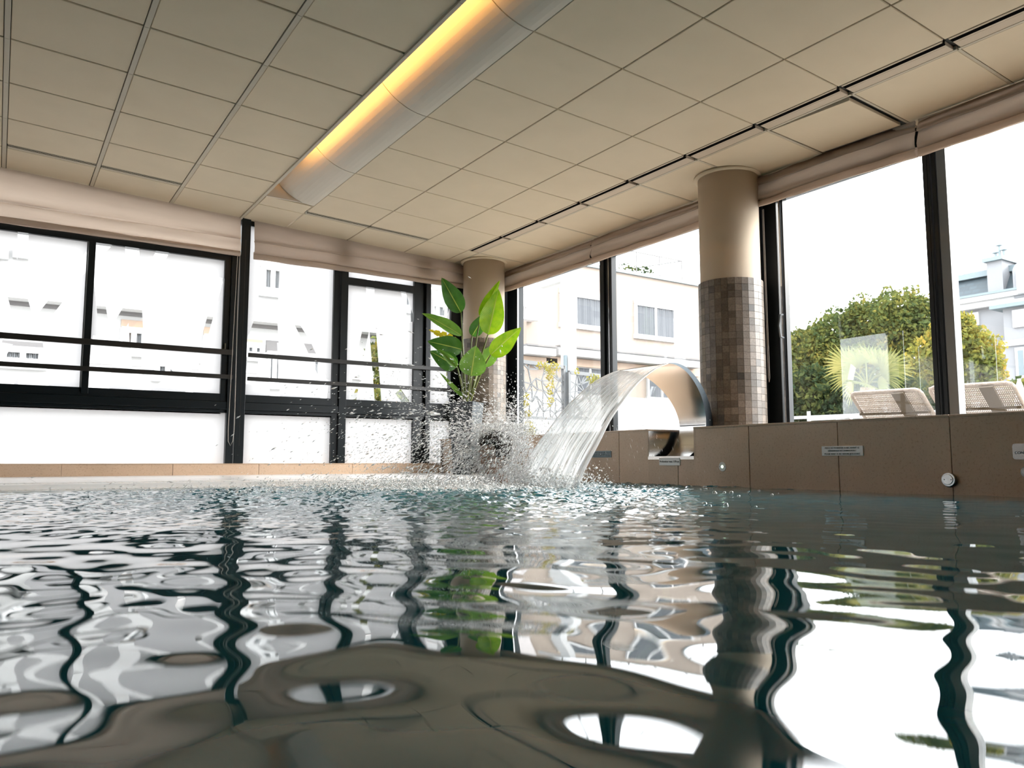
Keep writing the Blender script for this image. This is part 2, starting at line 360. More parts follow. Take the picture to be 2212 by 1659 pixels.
for i in range(3):
    for j in range(len(rows) - 1):
        y1 = rows[j + 1] - .004
        if j == len(rows) - 3 and i in (0, 1): y1 = 6.618
        slab(tb, colr[i] + .004, colr[i + 1] - .004, rows[j] + .004, y1)
for j in range(len(rows) - 1):
    y0, y1 = rows[j] + .004, rows[j + 1] - .004
    if not (-3.5 < y0 < 6.2): slab(tb, 3.909, 4.042, y0, y1)
    if abs(rows[j] - 2.508) > .01: slab(tb, 4.050, XW, y0 + .006, y1 - .006)
    slab(bars, 4.028, 4.046, rows[j] + .004, rows[j + 1] - .004, dz=-.003, cham=.001)
    slab(bars, 4.046, XW, rows[j] - .008, rows[j] + .008, dz=-.001, cham=.001)
slab(tb, 1.79, 2.185, 6.47, 6.70); slab(tb, 1.79, 2.185, 6.715, YW)
ceil = MB(); ceil.v, ceil.f = tb.v[:], tb.f[:]
c_o = struct(ceil.build('ceiling', M['ceiling']))
bars.build('grid', M['tbar'], c_o)
vo = MB()
vo.hexa([(-7.5, -4.1, cz(-7.5, 0) + .025), (1.38, -4.1, cz(1.38, 0) + .025), (1.38, YW + .05, cz(1.38, 0) + .042), (-7.5, YW + .05, cz(-7.5, 0) + .042), (-7.5, -4.1, 2.95), (1.38, -4.1, 2.6), (1.38, YW + .05, 2.6), (-7.5, YW + .05, 2.95)])
vo.hexa([(1.38, -4.1, cz(1.38, 0) + .025), (1.76, -4.1, cz(1.76, 0) + .025), (1.76, YW + .05, cz(1.76, 0) + .042), (1.38, YW + .05, cz(1.38, 0) + .042), (1.38, -4.1, cz(1.38, 0) + .05), (1.76, -4.1, cz(1.76, 0) + .05), (1.76, YW + .05, cz(1.76, 0) + .06), (1.38, YW + .05, cz(1.38, 0) + .06)])
vo.hexa([(2.2, -4.1, cz(2.2, 0) + .02), (4.8, -4.1, cz(4.8, 0) + .02), (4.8, YW + .05, cz(4.8, 0) + .035), (2.2, YW + .05, cz(2.2, 0) + .035), (2.2, -4.1, 2.7), (4.8, -4.1, 2.7), (4.8, YW + .05, 2.7), (2.2, YW + .05, 2.7)])
vo.box(1.3, 2.4, -4.1, YW + .05, 2.95, 3.0); vo.box(2.2, 2.25, -4.1, YW, 2.4, 2.95)
vo.build('void', M['ceiling_dark'], c_o)
# loose tile beside the blind
lt = MB(); x0, x1, y0, y1 = 4.06, 4.60, 2.53, 3.09
lt.hexa([(x0, y0 + .01, cz(x0, y0) - .018), (x1, y0 + .01, cz(x1, y0) - .012), (x1, y1, cz(x1, y1)), (x0, y1, cz(x0, y1)),
         (x0, y0 + .01, cz(x0, y0) + .004), (x1, y0 + .01, cz(x1, y0) + .006), (x1, y1, cz(x1, y1) + .018), (x0, y1, cz(x0, y1) + .018)])
tag(lt.build('ceiling_tile', M['ceiling'], bevel=.002), 'loose cream ceiling tile sagging out of its grid between the slot vents and the blind', 'ceiling tile')
# --- light cove
cv = thing('light_cove', 'long curved ceiling cove with a warm amber lamp glowing along its left edge', 'light', (1.98, 1.3, cz(1.98, 1.3)))
for k in range(-2, 8):
    ya, yb = 3.108 + 1.2 * (k - 4) + .004, 3.108 + 1.2 * (k - 3) - .004
    ya = max(ya, -4.0)
    if k == 7: continue
    if k == 6: yb = 6.44
    if yb <= -4: continue
    P = []
    for y in (ya, yb):
        row = []
        for q in range(19):
            th = math.radians(84) * q / 18; x = 2.193 - .41 * math.sin(th); row.append((x, y, cz(2.193, y) + .41 * (1 - math.cos(th))))
        P.append(row)
    m = MB(); m.grid(P); m.grid([[(a, b, c + .012) for a, b, c in r] for r in P[::-1]])
    n = 19
    for (o, w) in ((0, 0), (0, 1)):
        r = P[w]; 
        for q in range(18): m.face([r[q], r[q + 1], (r[q + 1][0], r[q + 1][1], r[q + 1][2] + .012), (r[q][0], r[q][1], r[q][2] + .012)])
    m.build('cove_panel', M['cove'], cv, smooth=False)
m = MB()
for k in range(-7, 5):
    y = 3.108 + 1.2 * k
for y in [3.108 + 1.2 * k for k in range(-5, 3)]:
    pts = []
    for q in range(19):
        th = math.radians(84) * q / 18; pts.append((2.193 - .40 * math.sin(th) , y, cz(2.193, y) + .41 - .40 * math.cos(th) + .003))
    for a, b in zip(pts[:-1], pts[1:]): m.bar(a, b, .012, .006, up=(0, 0, 1))
m.build('seam', M['rail'], cv)
m = MB(); m.box(1.62, 1.66, -3.9, 5.65, cz(1.64, 0) + .10, cz(1.64, 0) + .13); m.build('lamp_strip', M['lamp'], cv)
m = MB(); m.box(1.40, 1.42, -4, 6.45, 2.47, 2.95); m.box(1.42, 1.775, 6.45, 6.465, 2.47, 2.95); m.box(1.785, 2.19, 6.452, 6.468, 2.398, 2.949); m.build('cove_back', M['cove'], cv)
# --- slot diffusers
def diffuser(along, a0, a1, c, label, grp):
    th = thing('slot_vent', label, 'air vent', ((a0 + a1) / 2, c, cz(a0, c)) if along == 'x' else (c, (a0 + a1) / 2, cz(c, a0)), grp)
    f, b = MB(), MB()
    if along == 'x':
        for d0, d1 in ((-.028, -.018), (-.004, .004), (.016, .055)): slab(f, a0, a1, c + d0, c + d1, dz=-.002, th=.02, cham=.001)
        slab(b, a0, a1, c - .02, c + .018, dz=-.0012, th=.005, cham=.0005)
    else:
        for d0, d1 in ((-.028, -.012), (.012, .030), (.030, .11)): slab(f, c + d0, c + d1, a0, a1, dz=-.001, th=.02, cham=.001)
        slab(b, c - .0155, c + .0155, a0, a1, dz=-.0012, th=.005, cham=.0005)
    f.build('frame', M['cream' if along == 'y' else 'tbar'], th); b.build('slot', M['slotblack'], th); return th
diffuser('x', -.055, .525, 6.646, 'black slot vent over the left window, leftmost in the picture', 'slot vents along the left windows')
diffuser('x', .56, 1.145, 6.646, 'black slot vent over the left window, ending short of the black post', 'slot vents along the left windows')
diffuser('x', 2.205, 2.795, 6.646, 'slot vent starting just right of where the curved cove ends', 'slot vents along the left windows')
diffuser('x', 2.81, 3.415, 6.646, 'slot vent above the window, second one right of the cove end', 'slot vents along the left windows')
vl = {5: 'slot vent at the end of the long row, nearest the corner column', 4: 'slot vent in the long row, second from the corner column', 3: 'slot vent in the long row, third from the corner column',
      2: 'slot vent in the long row, fourth from the corner column, left of the big column', 1: 'slot vent in the long row above and left of the big column top', 0: 'slot vent in the long row just right of the big column top',
      -1: 'slot vent in the long row beside the loose ceiling tile', -2: 'slot vent in the long row above the join of the two right blinds', -3: 'slot vent in the long row, at the upper right corner of the picture'}
for j, lb in vl.items(): diffuser('y', 3.108 + .6 * j + .018, 3.708 + .6 * j - .018, 3.935, lb, 'slot vents in the long ceiling row')
for j in range(-11, -3): diffuser('y', 3.108 + .6 * j + .018, 3.708 + .6 * j - .018, 3.935, 'slot vent in the long ceiling row, behind the camera outside the picture', 'slot vents behind the camera')

# --- right parapet of brown stone
w = MB(); JY = [-4.0, -2.28, -1.672, -1.064, -.456, .152, .760, 1.368, 1.976, 2.585, 3.197, 3.802, 4.401, 5.01, 5.62, 6.23, 6.84, YW - .1]
NY0, NY1, NZ = 3.653, 4.090, .197
for a, b in zip(JY[:-1], JY[1:]):
    segs = [(a, b, -.6, ZL - .012)]
    if a < NY0 < b or a < NY1 < b:
        segs = []
        if a < NY0: segs.append((a, NY0, -.6, ZL - .012)); segs.append((NY0 - .0005, b, -.6, NZ - .004)) if NY0 < b else None
        if b > NY1: segs.append((NY1, b, -.6, ZL - .012)); segs.append((a, NY1 + .0005, -.6, NZ - .004)) if a > NY0 else None
    for (p, q, z0, z1) in segs:
        w.box(XS, XS + .02, p + (.0026 if p == a else 0), q - (.0026 if q == b else 0), z0, z1)
w.box(XS, XS + .02, NY0 - .0, NY1, -.6, NZ - .004) if False else None
# top capping, split at the notch
for a, b in ((-4.0, 1.976), (1.9785, NY0), (NY1, 5.62), (5.6225, YW - .02)): w.box(XS - .004, 4.71, a, b, ZL - .0115, ZL)
w.box(XS, 4.27, NY1 - .0, NY1 + .02, NZ, ZL - .012); w.box(XS, 4.27, NY0 - .02, NY0, NZ, ZL - .012)
w.box(4.27, 4.29, NY0, NY1, NZ - .1, ZL - .06)
wr = struct(w.build('wall_right', M['stone'], bevel=.0015))
k = MB()
for a, b in ((-4.0, NY0 - .01), (NY1 + .01, YW - .02)): k.box(XS + .012, 4.70, a, b, -1.3, ZL - .012)
k.box(XS + .012, 4.70, NY0 - .01, NY1 + .01, -1.3, NZ - .03); k.box(4.29, 4.70, NY0 - .01, NY1 + .01, -1.3, ZL - .012)
k.build('core', M['joint'], wr)
# --- left sill, deck, basin, other walls
w = MB(); xs = [-7.4, -6.6, -5.7, -4.8, -3.9, -2.98, -2.07, -1.16, -.26, .44, 1.27, 2.0, 2.9, 3.88]
for a, b in zip(xs[:-1], xs[1:]): w.box(a + .0015, b - .0015, YW - .06, YW + .15, -.05, ZSILL - .006)
w.box(-7.4, XS, YW - .064, YW + .15, ZSILL - .0055, ZSILL)
struct(w.build('wall_left', M['stone'], bevel=.0015))
fl = MB(); X = -7.4; j = 0
while X < XS - .01:
    x2 = min(X + .3305, XS); fl.box(X + .0015, x2 - .0015, 5.28, YW - .06, ZD - .03, ZD); X += .3305
fo = struct(fl.build('floor', M['deck'])); k = MB(); k.box(-7.4, XS, 5.02, YW - .06, -1.3, ZD - .006); k.build('bed', M['grate'], fo)
g = MB()   # overflow grating: slats with slots, sloping to the water
x = -7.4
gr = thing('overflow_grating', 'white slotted overflow grating along the far pool edge', 'grating', (-1.5, 5.15, .02))
while x < XS:
    g.hexa([(x, 4.98, -.012), (x + .030, 4.98, -.012), (x + .030, 5.275, ZD - .02), (x, 5.275, ZD - .02), (x, 4.98, .004), (x + .030, 4.98, .004), (x + .030, 5.275, ZD), (x, 5.275, ZD)])
    x += .0385
for y, z in ((4.99, .0035), (5.125, .021), (5.262, .0385)): g.box(-7.4, XS, y - .022, y + .022, z - .01, z)
g.build('slats', M['grate'], gr)
b = MB(); b.box(-7.4, XS + .1, -4, 5.03, -1.45, -1.39); b.box(-7.4, XS, -4.1, -4, -1.45, .03); b.box(-7.5, -7.4, -4, 5.05, -1.45, .03)
struct(b.build('trim_1', M['basin']), 'teal pool basin')
w = MB(); w.box(-7.5, 4.8, -4.25, -4.02, -.05, 3.0); struct(w.build('wall_back', M['darkwall']))
w = MB(); w.box(-7.7, -7.45, -4.2, 7.4, -.05, 3.0); struct(w.build('wall_side', M['darkwall']))
w = MB(); w.box(-1.42, -.62, YW - .05, YW + .1, ZSILL, 2.55); struct(w.build('trim_2', M['cream']), 'plastered pier of the left window wall')

# --- columns
def column(c, r, zt, label, ang0):
    t = thing('round_column', label, 'column', (c[0], c[1], ZL))
    top = cz(*c) - .0
    MB().lathe([(r, ZL), (r, top + .02)], (c[0], c[1], 0), 96).build('shaft', M['cream'], t, smooth=True)
    MB().lathe([(r + .004, top - .012), (r + .028, top - .010), (r + .03, top + .004)], (c[0], c[1], 0), 72).build('collar', M['ceiling'], t, smooth=True)
    gm = MB().lathe([(r + .012, ZL), (r + .012, zt - .002), (r, zt - .001)], (c[0], c[1], 0), 96); gm.build('grout', M['joint'], t)
    n = 30; nz = int((zt - ZL) / .0475); dz = (zt - ZL) / nz; ti = MB(); hw = PI / n * .965
    for i in range(n):
        a = ang0 + 2 * PI * i / n
        for q in range(nz):
            z0, z1 = ZL + q * dz + .001, ZL + (q + 1) * dz - .001; p = []
            for rr in (r + .005, r + .016):
                for s in (-1, 1): p.append((c[0] + rr * math.cos(a + s * hw), c[1] + rr * math.sin(a + s * hw)))
            m = (p[2][0], p[2][1]); 
            ti.hexa([(*p[2], z0), (*p[3], z0), (*p[1], z0), (*p[0], z0), (*p[2], z1), (*p[3], z1), (*p[1], z1), (*p[0], z1)])
    ti.build('mosaic_tiles', M['mosaic'], t); return t
column((4.459, 3.80), .217, 1.302 + H, 'big round cream column with brown mosaic lower half, standing on the stone ledge', .1)
column((4.27, 6.985), .222, 1.275 + H, 'round column in the room corner behind the tall potted plant', .3)

# ------------------------------------------------------------------ left windows
def zc(y, x): return atY(x, y, YW).z
def frosted_panes(rects, strips):
    """film sheet with clear diagonal bands really cut out of it"""
    bm = bmesh.new()
    for (x0, x1, z0, z1) in rects:
        vs = [bm.verts.new((x, YW + .004, z)) for x, z in ((x0, z0), (x1, z0), (x1, z1), (x0, z1))]; bm.faces.new(vs)
    quads = []
    for (xa, ya, xb, yb, wd) in strips:
        A, B = atY(xa, ya, YW), atY(xb, yb, YW); a, b = Vector((A.x, A.z)), Vector((B.x, B.z))
        wp = wd if isinstance(wd, tuple) else (wd, wd); sc_ = YW / 1500.
        d = (b - a).normalized(); n = Vector((-d.y, d.x)); q = [a + n * wp[0] * sc_ / 2, b + n * wp[1] * sc_ / 2, b - n * wp[1] * sc_ / 2, a - n * wp[0] * sc_ / 2]
        quads.append(q)
        for i in range(4):
            p, r = q[i], q[(i + 1) % 4]; e = r - p
            if e.length < 1e-4: continue
            no = Vector((-e.y, e.x)).normalized()
            bmesh.ops.bisect_plane(bm, geom=bm.verts[:] + bm.edges[:] + bm.faces[:], plane_co=(p.x, YW, p.y), plane_no=(no.x, 0, no.y), dist=1e-5)
    def inside(x, z):
        for q in quads:
            s = [((q[(i + 1) % 4].x - q[i].x) * (z - q[i].y) - (q[(i + 1) % 4].y - q[i].y) * (x - q[i].x)) for i in range(4)]
            if all(v >= -1e-9 for v in s) or all(v <= 1e-9 for v in s): return True
        return False
    kill = [f for f in bm.faces if inside(f.calc_center_median().x, f.calc_center_median().z)]
    bmesh.ops.delete(bm, geom=kill, context='FACES')
    me = bpy.data.meshes.new('frosted_film'); bm.to_mesh(me); bm.free(); me.materials.append(M['frost'])
    o = bpy.data.objects.new('frosted_film', me); col.objects.link(o); return o
Z0, Z1, ZT = ZSILL, .596, .767
def lw(x0, x1, y0=YW - .03, y1=YW + .05, z0=ZSILL, z1=2.5): return (x0, x1, y0, y1, z0, z1)
# window_1 : bay left of the black post
w1 = senmpty('window_1', 'left window bay with two sliding panes and two safety bars')
f = MB()
for b_ in ((-.62, 1.77, YW - .03, YW + .05, ZT - .07, ZT), (-.62, 1.77, YW - .045, YW + .05, Z1 + .03, ZT - .072), (-.62, 1.77, YW - .03, YW + .05, Z1, Z1 + .028),
           (-.62, 1.77, YW - .03, YW + .05, 1.99, 2.06), (-.62, -.56, YW - .03, YW + .05, ZSILL, 2.5),
           (1.645, 1.70, YW - .03, YW + .05, Z1, 2.06), (1.702, 1.765, YW - .05, YW + .05, ZSILL, 2.06)): f.box(*b_)
f.hexa([(-.6, YW - .02, cz(-.6, YW) - .045), (1.77, YW - .02, cz(1.77, YW) - .045), (1.77, YW + .05, cz(1.77, YW) - .045), (-.6, YW + .05, cz(-.6, YW) - .045), (-.6, YW - .02, 2.55), (1.77, YW - .02, 2.55), (1.77, YW + .05, 2.55), (-.6, YW + .05, 2.55)])
f.build('frame', M['black'], w1, bevel=.002)
f = MB(); f.box(.548, .60, YW - .04, YW + .04, ZT - .05, 1.99); f.build('mullion', M['black'], w1, bevel=.002)
f = MB(); f.box(.536, .546, YW - .03, YW - .01, ZT - .03, 1.99); f.build('mullion_edge', M['grey_frame'], w1)
for z0, z1 in ((1.117, 1.165), (.899, .937)):
    f = MB(); f.box(-.62, 1.735, YW - .075, YW - .05, z0, z1); f.build('safety_bar', M['rail'], w1, bevel=.002)
f = MB(); f.box(1.66, 1.672, YW - .06, YW - .03, 1.15, 1.22); f.build('latch', M['chrome'], w1)
f = MB(); f.box(-.6, 1.7, YW + .008, YW + .014, ZSILL, 2.5); f.build('glass', M['glass'], w1)
S1 = [(11, 542, 58, 715, 27), (50, 500, 48, 715, 15), (50, 690, 40, 745, 48), (76, 707, 190, 560, 18), (190, 560, 250, 505, 20), (58, 738, 0, 835, 30), (60, 738, 74, 840, 42),
      (284, 500, 291, 660, 23), (372, 510, 240, 735, 20), (203, 540, 228, 735, (10, 17)), (291, 656, 296, 750, 23), (478, 600, 408, 850, (9, 12)), (226, 728, 210, 845, 36), (294, 740, 297, 845, 16), (364, 792, 296, 845, 24), (240, 720, 232, 760, 40)]
fm = frosted_panes([(-.58, 1.66, Z1 - .01, 2.05), (-.6, 1.72, ZSILL, Z1 + .02)], S1); fm.parent = w1
# window_2 : bay between the black post and the corner column
w2 = senmpty('window_2', 'left window bay between the black post and the corner column')
f = MB()
for b_ in ((1.86, 4.1, YW - .03, YW + .05, ZT - .07, ZT), (1.86, 4.1, YW - .045, YW + .05, Z1 + .03, ZT - .072), (1.86, 4.1, YW - .03, YW + .05, Z1, Z1 + .028),
           (2.685, 2.742, YW - .03, YW + .05, ZSILL, 2.45), (2.752, 2.825, YW - .05, YW + .05, ZSILL, 2.45), (2.825, 3.56, YW - .03, YW + .05, 1.916, 1.99),
           (3.56, 3.63, YW - .03, YW + .05, ZSILL, 2.4), (3.632, 3.69, YW - .01, YW + .05, ZSILL, 2.4), (3.692, 3.745, YW - .05, YW + .05, ZSILL, 2.4), (4.0, 4.16, YW - .03, YW + .05, ZSILL, 2.4), (4.12, 4.75, YW - .01, YW + .05, ZL - .3, 2.4), ): f.box(*b_)
f.hexa([(1.86, YW - .02, cz(1.86, YW) - .045), (4.75, YW - .02, cz(4.75, YW) - .045), (4.75, YW + .05, cz(4.75, YW) - .045), (1.86, YW + .05, cz(1.86, YW) - .045), (1.86, YW - .02, 2.45), (4.75, YW - .02, 2.45), (4.75, YW + .05, 2.45), (1.86, YW + .05, 2.45)])
f.build('frame', M['black'], w2, bevel=.002)
for z0, z1 in ((1.110, 1.150), (.893, .930)):
    f = MB(); f.box(1.87, 4.06, YW - .075, YW - .05, z0, z1); f.build('safety_bar', M['rail'], w2, bevel=.002)
f = MB(); f.box(1.86, 4.1, YW + .008, YW + .014, ZSILL, 2.38); f.build('glass', M['glass'], w2)
S2 = [(584, 560, 579, 668, 38), (579, 660, 548, 775, (32, 46)), (584, 640, 590, 740, 22), (588, 735, 595, 872, 19), (616, 655, 664, 740, (4, 14)), (662, 735, 704, 830, 14), (703, 822, 698, 875, 13), (548, 765, 540, 830, 20),
      (801, 600, 799, 680, 18), (800, 670, 777, 775, 15), (778, 770, 760, 875, 16), (803, 680, 818, 880, 15), (868, 620, 890, 695, (10, 16)), (860, 845, 888, 885, 16), (940, 620, 955, 700, 20), (975, 640, 940, 740, 12), (972, 740, 968, 860, 12)]
fm = frosted_panes([(1.86, 4.02, Z1 - .01, 2.35), (1.86, 4.02, ZSILL, Z1 + .02)], S2); fm.parent = w2
f = MB(); f.box(1.775, 1.858, YW - .058, YW + .06, ZSILL, cz(1.8, YW) + .02)
tp = struct(f.build('trim_3', M['black'], bevel=.003), 'black steel post between the two left windows')
f = MB(); f.box(1.815, 1.819, YW - .0595, YW - .0575, .3, 2.2); f.build('groove', M['rail'], tp)
# window_3 : more of the same wall, left of the pier (seen only mirrored in the right glass)
w3 = senmpty('window_3', 'left window bay beyond the plastered pier')
f = MB()
for x in (-1.45, -3.25, -5.3, -7.4): f.box(x, x + .08, YW - .03, YW + .05, ZSILL, 2.6)
for z0, z1 in ((Z1, ZT), (2.0, 2.07), (2.5, 2.6)): f.box(-7.4, -1.4, YW - .03, YW + .05, z0, z1)
f.build('frame', M['black'], w3)
for z in (1.14, .92):
    f = MB(); f.box(-7.4, -1.4, YW - .075, YW - .05, z - .02, z + .02); f.build('safety_bar', M['rail'], w3)
fm = frosted_panes([(-7.4, -1.4, ZSILL, 2.5)], [(-330, 560, -380, 800, 30), (-420, 520, -330, 800, 22), (-700, 500, -560, 800, 30)]); fm.parent = w3

# ------------------------------------------------------------------ right windows
def rwin(name, label, y0, y1, stiles, header=True, sill=True):
    w = senmpty(name, label); f = MB()
    for a, b, x0, x1 in stiles: f.box(x0, x1, a, b, ZL, 2.38)
    f.box(XW - .02, XW + .06, y0, y1, 2.10, 2.34)
    f.box(XW - .02, XW + .06, y0, y1, ZL - .02, ZL + .004)
    f.build('frame', M['black'], w, bevel=.002)
    g = MB(); g.box(XW + .01, XW + .016, y0, y1, ZL, 2.15); g.build('glass', M['glass'], w); return w
w4 = rwin('window_4', 'right window pane between the corner column and the big column', 3.81, 7.2, [(7.02, 7.2, XW - .04, XW + .06), (5.53, 5.59, XW - .04, XW + .02), (5.475, 5.522, XW - .02, XW + .06), (5.43, 5.462, XW - .03, XW + .03)])
e = MB(); e.box(XW - .035, XW - .015, 5.465, 5.473, ZL, 2.2); e.box(XW - .035, XW - .02, 7.003, 7.016, ZL, 2.2); e.build('edge_strip', M['chrome'], w4)
w5 = rwin('window_5', 'tall sliding window right of the big column', 2.50, 3.81, [(3.70, 3.81, XW - .05, XW + .06), (3.575, 3.69, XW - .035, XW + .06), (3.528, 3.540, XW - .02, XW + .03), (2.45, 2.478, XW - .04, XW + .05)])
e = MB(); e.box(XW - .03, XW - .01, 3.546, 3.560, ZL, 2.2); e.build('edge_strip', M['chrome'], w5)
hp = atX(1686, 704, XW - .06); h = MB(); h.tube([(XW - .03, hp.y, hp.z + .085), (XW - .065, hp.y + .0, hp.z + .08), (XW - .075, hp.y, hp.z), (XW - .065, hp.y, hp.z - .08), (XW - .03, hp.y, hp.z - .085)], .008, 8); h.build('handle', M['grey_frame'], w5, smooth=True)
w6 = rwin('window_6', 'window pane at the far right of the stone ledge', .42, 2.47, [(2.435, 2.448, XW - .04, XW + .05), (2.405, 2.43, XW - .03, XW + .06), (.42, .50, XW - .04, XW + .06)])
m = MB(); m.box(XW - .04, XW + .1, -4.02, .42, ZL, 2.4); struct(m.build('trim_4', M['cream']), 'unseen plastered wall panel above the stone ledge, added to darken the ceiling')  # out of view, closes off more window to keep the ceiling dark
e = MB(); e.box(XW - .035, XW - .02, 2.4495, 2.4545, ZL, 2.2); e.build('edge_strip', M['chrome'], w6)
e = MB(); e.box(XW - .025, XW + .05, 2.345, 2.40, ZL, 2.2); e.build('grey_stile', M['grey_frame'], w6)

# ------------------------------------------------------------------ blinds
def blind(axis, a0, a1, plane, label, inward=-1, seed=0, twist=0, z_off=0, tail=None):
    """a raised roman blind: folded cloth profile swept along its length. axis 'x' hangs along X, 'y' along Y"""
    rr = random.Random(seed); n = 60
    t = thing('roman_blind', label, 'blind', ((a0 + a1) / 2, plane, 2.2) if axis == 'x' else (plane, (a0 + a1) / 2, 2.2), 'raised beige roman blinds')
    ph = [rr.uniform(0, 6.28) for _ in range(6)]
    def sweep(prof, back):
        P = []
        for i in range(n + 1):
            u = i / n; a = a0 + (a1 - a0) * u; row = []
            top = (cz(a, plane) if axis == 'x' else cz(plane, a)) - .004
            for k, (d, z) in enumerate(prof):
                dd = d + .006 * math.sin(5 * u + ph[k % 6] + k) * (1 if k else 0) + .003 * math.sin(23 * u + ph[(k + 2) % 6])
                zz = top if z is None else z + z_off + .004 * math.sin(7 * u + ph[k % 6]) + .0015 * math.sin(31 * u + ph[(k + 1) % 6])
                if z is None and k > 0: zz = top - z_none
                if twist and z is not None: dd += twist * (u - .5) * math.sin(PI * (k / len(prof)))
                off = plane + inward * dd
                row.append((a, off, zz) if axis == 'x' else (off, a, zz))
            P.append(row)
        return P
    z_none = .05
    main = sweep([(.012, None), (.022, 2.33), (.030, 2.26), (.045, 2.215), (.030, 2.205), (.008, 2.21), (.0, 2.25), (.0, None)][:], 0) if False else None
    prof_main = [(.010, None), (.014, None), (.020, 2.26), (.034, 2.215), (.044, 2.196), (.036, 2.190), (.016, 2.200)]
    prof_fold = [(.016, 2.205), (.030, 2.186), (.046, 2.150), (.052, 2.105), (.044, 2.082), (.022, 2.080)]
    prof_hem = [(.022, 2.083), (.040, 2.076), (.048, 2.068), (.047, 2.050), (.040, 2.034), (.020, 2.032), (.012, 2.06), (.008, 2.10)]
    for nm, pr in (('cloth', prof_main), ('fold', prof_fold), ('hem', prof_hem)):
        m = MB(); m.grid(sweep(pr, 0)); o = m.build(nm, M['blind'], t, smooth=True)
    P0 = [(.01, 2.36), (.02, 2.26), (.044, 2.196), (.05, 2.12), (.047, 2.05), (.02, 2.034), (.004, 2.1)]
    return t
bl = -.012
blind('x', -.6, 1.762, YW - .055, 'beige roman blind left of the black post, two deep folds, backlit', seed=1)
blind('x', 1.885, 4.17, YW - .055, 'beige roman blind between the black post and the corner column', seed=2, z_off=-.005)
blind('y', 5.57, 7.10, XW - .12, 'beige roman blind from the corner column to the first join on the right wall', seed=3, z_off=-.005)
blind('y', 3.93, 5.56, XW - .12, 'beige roman blind hanging left of the big column', seed=4, z_off=-.005)
blind('y', 2.46, 3.76, XW - .12, 'beige roman blind just right of the big column, its right end gaping', seed=5, twist=.05)
blind('y', .45, 2.44, XW - .12, 'beige roman blind at the upper right edge of the picture', seed=6, twist=-.02, z_off=-.01)
blind('x', -7.35, -1.45, YW - .055, 'beige roman blind over the window left of the pier, outside the picture', seed=7)
# pull cords
c = MB(); pts = []
for z in np.linspace(2.05, .45, 14): pts.append((1.760 + .004 * math.sin(z * 3), YW - .085, z))
pts += [(1.755, YW - .085, .34), (1.735, YW - .085, .30), (1.715, YW - .085, .34)]
for z in np.linspace(.45, 2.05, 14): pts.append((1.712 + .028 * ((z - .45) / 1.6), YW - .085, z))
c.tube(pts, .0022, 6); tag(c.build('blind_cord', M['cord'], smooth=True), 'thin beige looped pull cord hanging beside the black post', 'cord')
c = MB(); a = atX(1648, 560, XW - .09); b_ = atX(1655, 826, XW - .09)
pts = [(a.x, a.y - .01, 2.03), (a.x, a.y - .012, 1.3), (b_.x, a.y - .014, b_.z + .03), (b_.x, a.y - .02, b_.z), (b_.x, a.y - .026, b_.z + .03), (a.x, a.y - .022, 1.3), (a.x, a.y - .02, 2.03)]
c.tube(pts, .0022, 6); tag(c.build('blind_cord', M['cord'], smooth=True), 'thin bead chain hanging down the right side of the big column', 'cord')

# ------------------------------------------------------------------ fittings on the stone wall
def plate(name, x0, y0, x1, y1, m, label, cat, th=.006):
    A, B = atX(x0, y0, XS), atX(x1, y1, XS); t = thing(name, label, cat, (XS, (A.y + B.y) / 2, (A.z + B.z) / 2))
    q = MB(); q.box(XS - th, XS - .0002, A.y, B.y, A.z, B.z); q.build('plate', m, t, bevel=.0012); return t, A, B
t, A, B = plate('depth_sign', 1425, 989, 1470, 1005.5, M['sign'], 'small grey plastic depth sign under the notch, reading Profondeur max. 139 cm', 'sign')
text('Profondeur max. 139 cm', .0185, (XS - .0065, (A.y + B.y) / 2, (A.z + B.z) / 2), ROT_W, M['ink'], t)
t, A, B = plate('notice_sign', 1776, 964, 1866, 984, M['signwhite'], 'white bilingual notice about waiting 15 seconds, on the stone parapet', 'sign')
for k_, (s, zz) in enumerate((('MERCI DE PATIENTER 15 SEC AVANT LE', .0155), ("DÉMARRAGE DE L'ANIMATION /", 0), ('PLEASE WAIT 15 SEC BEFORE JETS START', -.0175))):
    text(s, .0118, (XS - .0065, (A.y + B.y) / 2, (A.z + B.z) / 2 + zz), ROT_W, M['ink'], t)
t, A, B = plate('information_sign', 1279, 974.5, 1321, 988, M['signblue'], 'slate blue sign with three dark lines, partly behind the falling water', 'sign')
q = MB()
for k_, zz in enumerate((.013, 0, -.013)):
    y = A.y - .012
    while y > B.y + .015: L = U(.008, .026); q.box(XS - .0066, XS - .006, y, max(y - L, B.y + .01), (A.z + B.z) / 2 + zz - .0018, (A.z + B.z) / 2 + zz + .0018); y -= L + .006
q.build('lettering', M['ink'], t)
A, B = atX(2187, 958, XS), atX(2187, 993, XS); t = thing('control_plate', 'brushed steel control plate reading CONT at the right edge of the picture', 'sign', (XS, A.y - .07, (A.z + B.z) / 2))
bm = MB(); pr = []
for cx_, cz_, a0 in ((-.058, .024, 90), (.058, .024, 0), (.058, -.024, 270), (-.058, -.024, 180)):
    for k_ in range(7): an = math.radians(a0 + 15 * k_); pr.append((cx_ + .012 * math.cos(an), cz_ + .012 * math.sin(an)))
pr = [(.07 - 0 if False else p[0], p[1]) for p in pr]
ordp = sorted(pr, key=lambda p: math.atan2(p[1], p[0]))
i0 = len(bm.v); n = len(ordp)
for xx in (XS - .004, XS - .0002): bm.v += [(xx, A.y - .07 - p[0], (A.z + B.z) / 2 + p[1]) for p in ordp]
bm.f += [tuple(range(n)), tuple(range(2 * n - 1, n - 1, -1))] + [(k_, n + k_, n + (k_ + 1) % n, (k_ + 1) % n) for k_ in range(n)]
bm.build('plate', M['steel'], t)
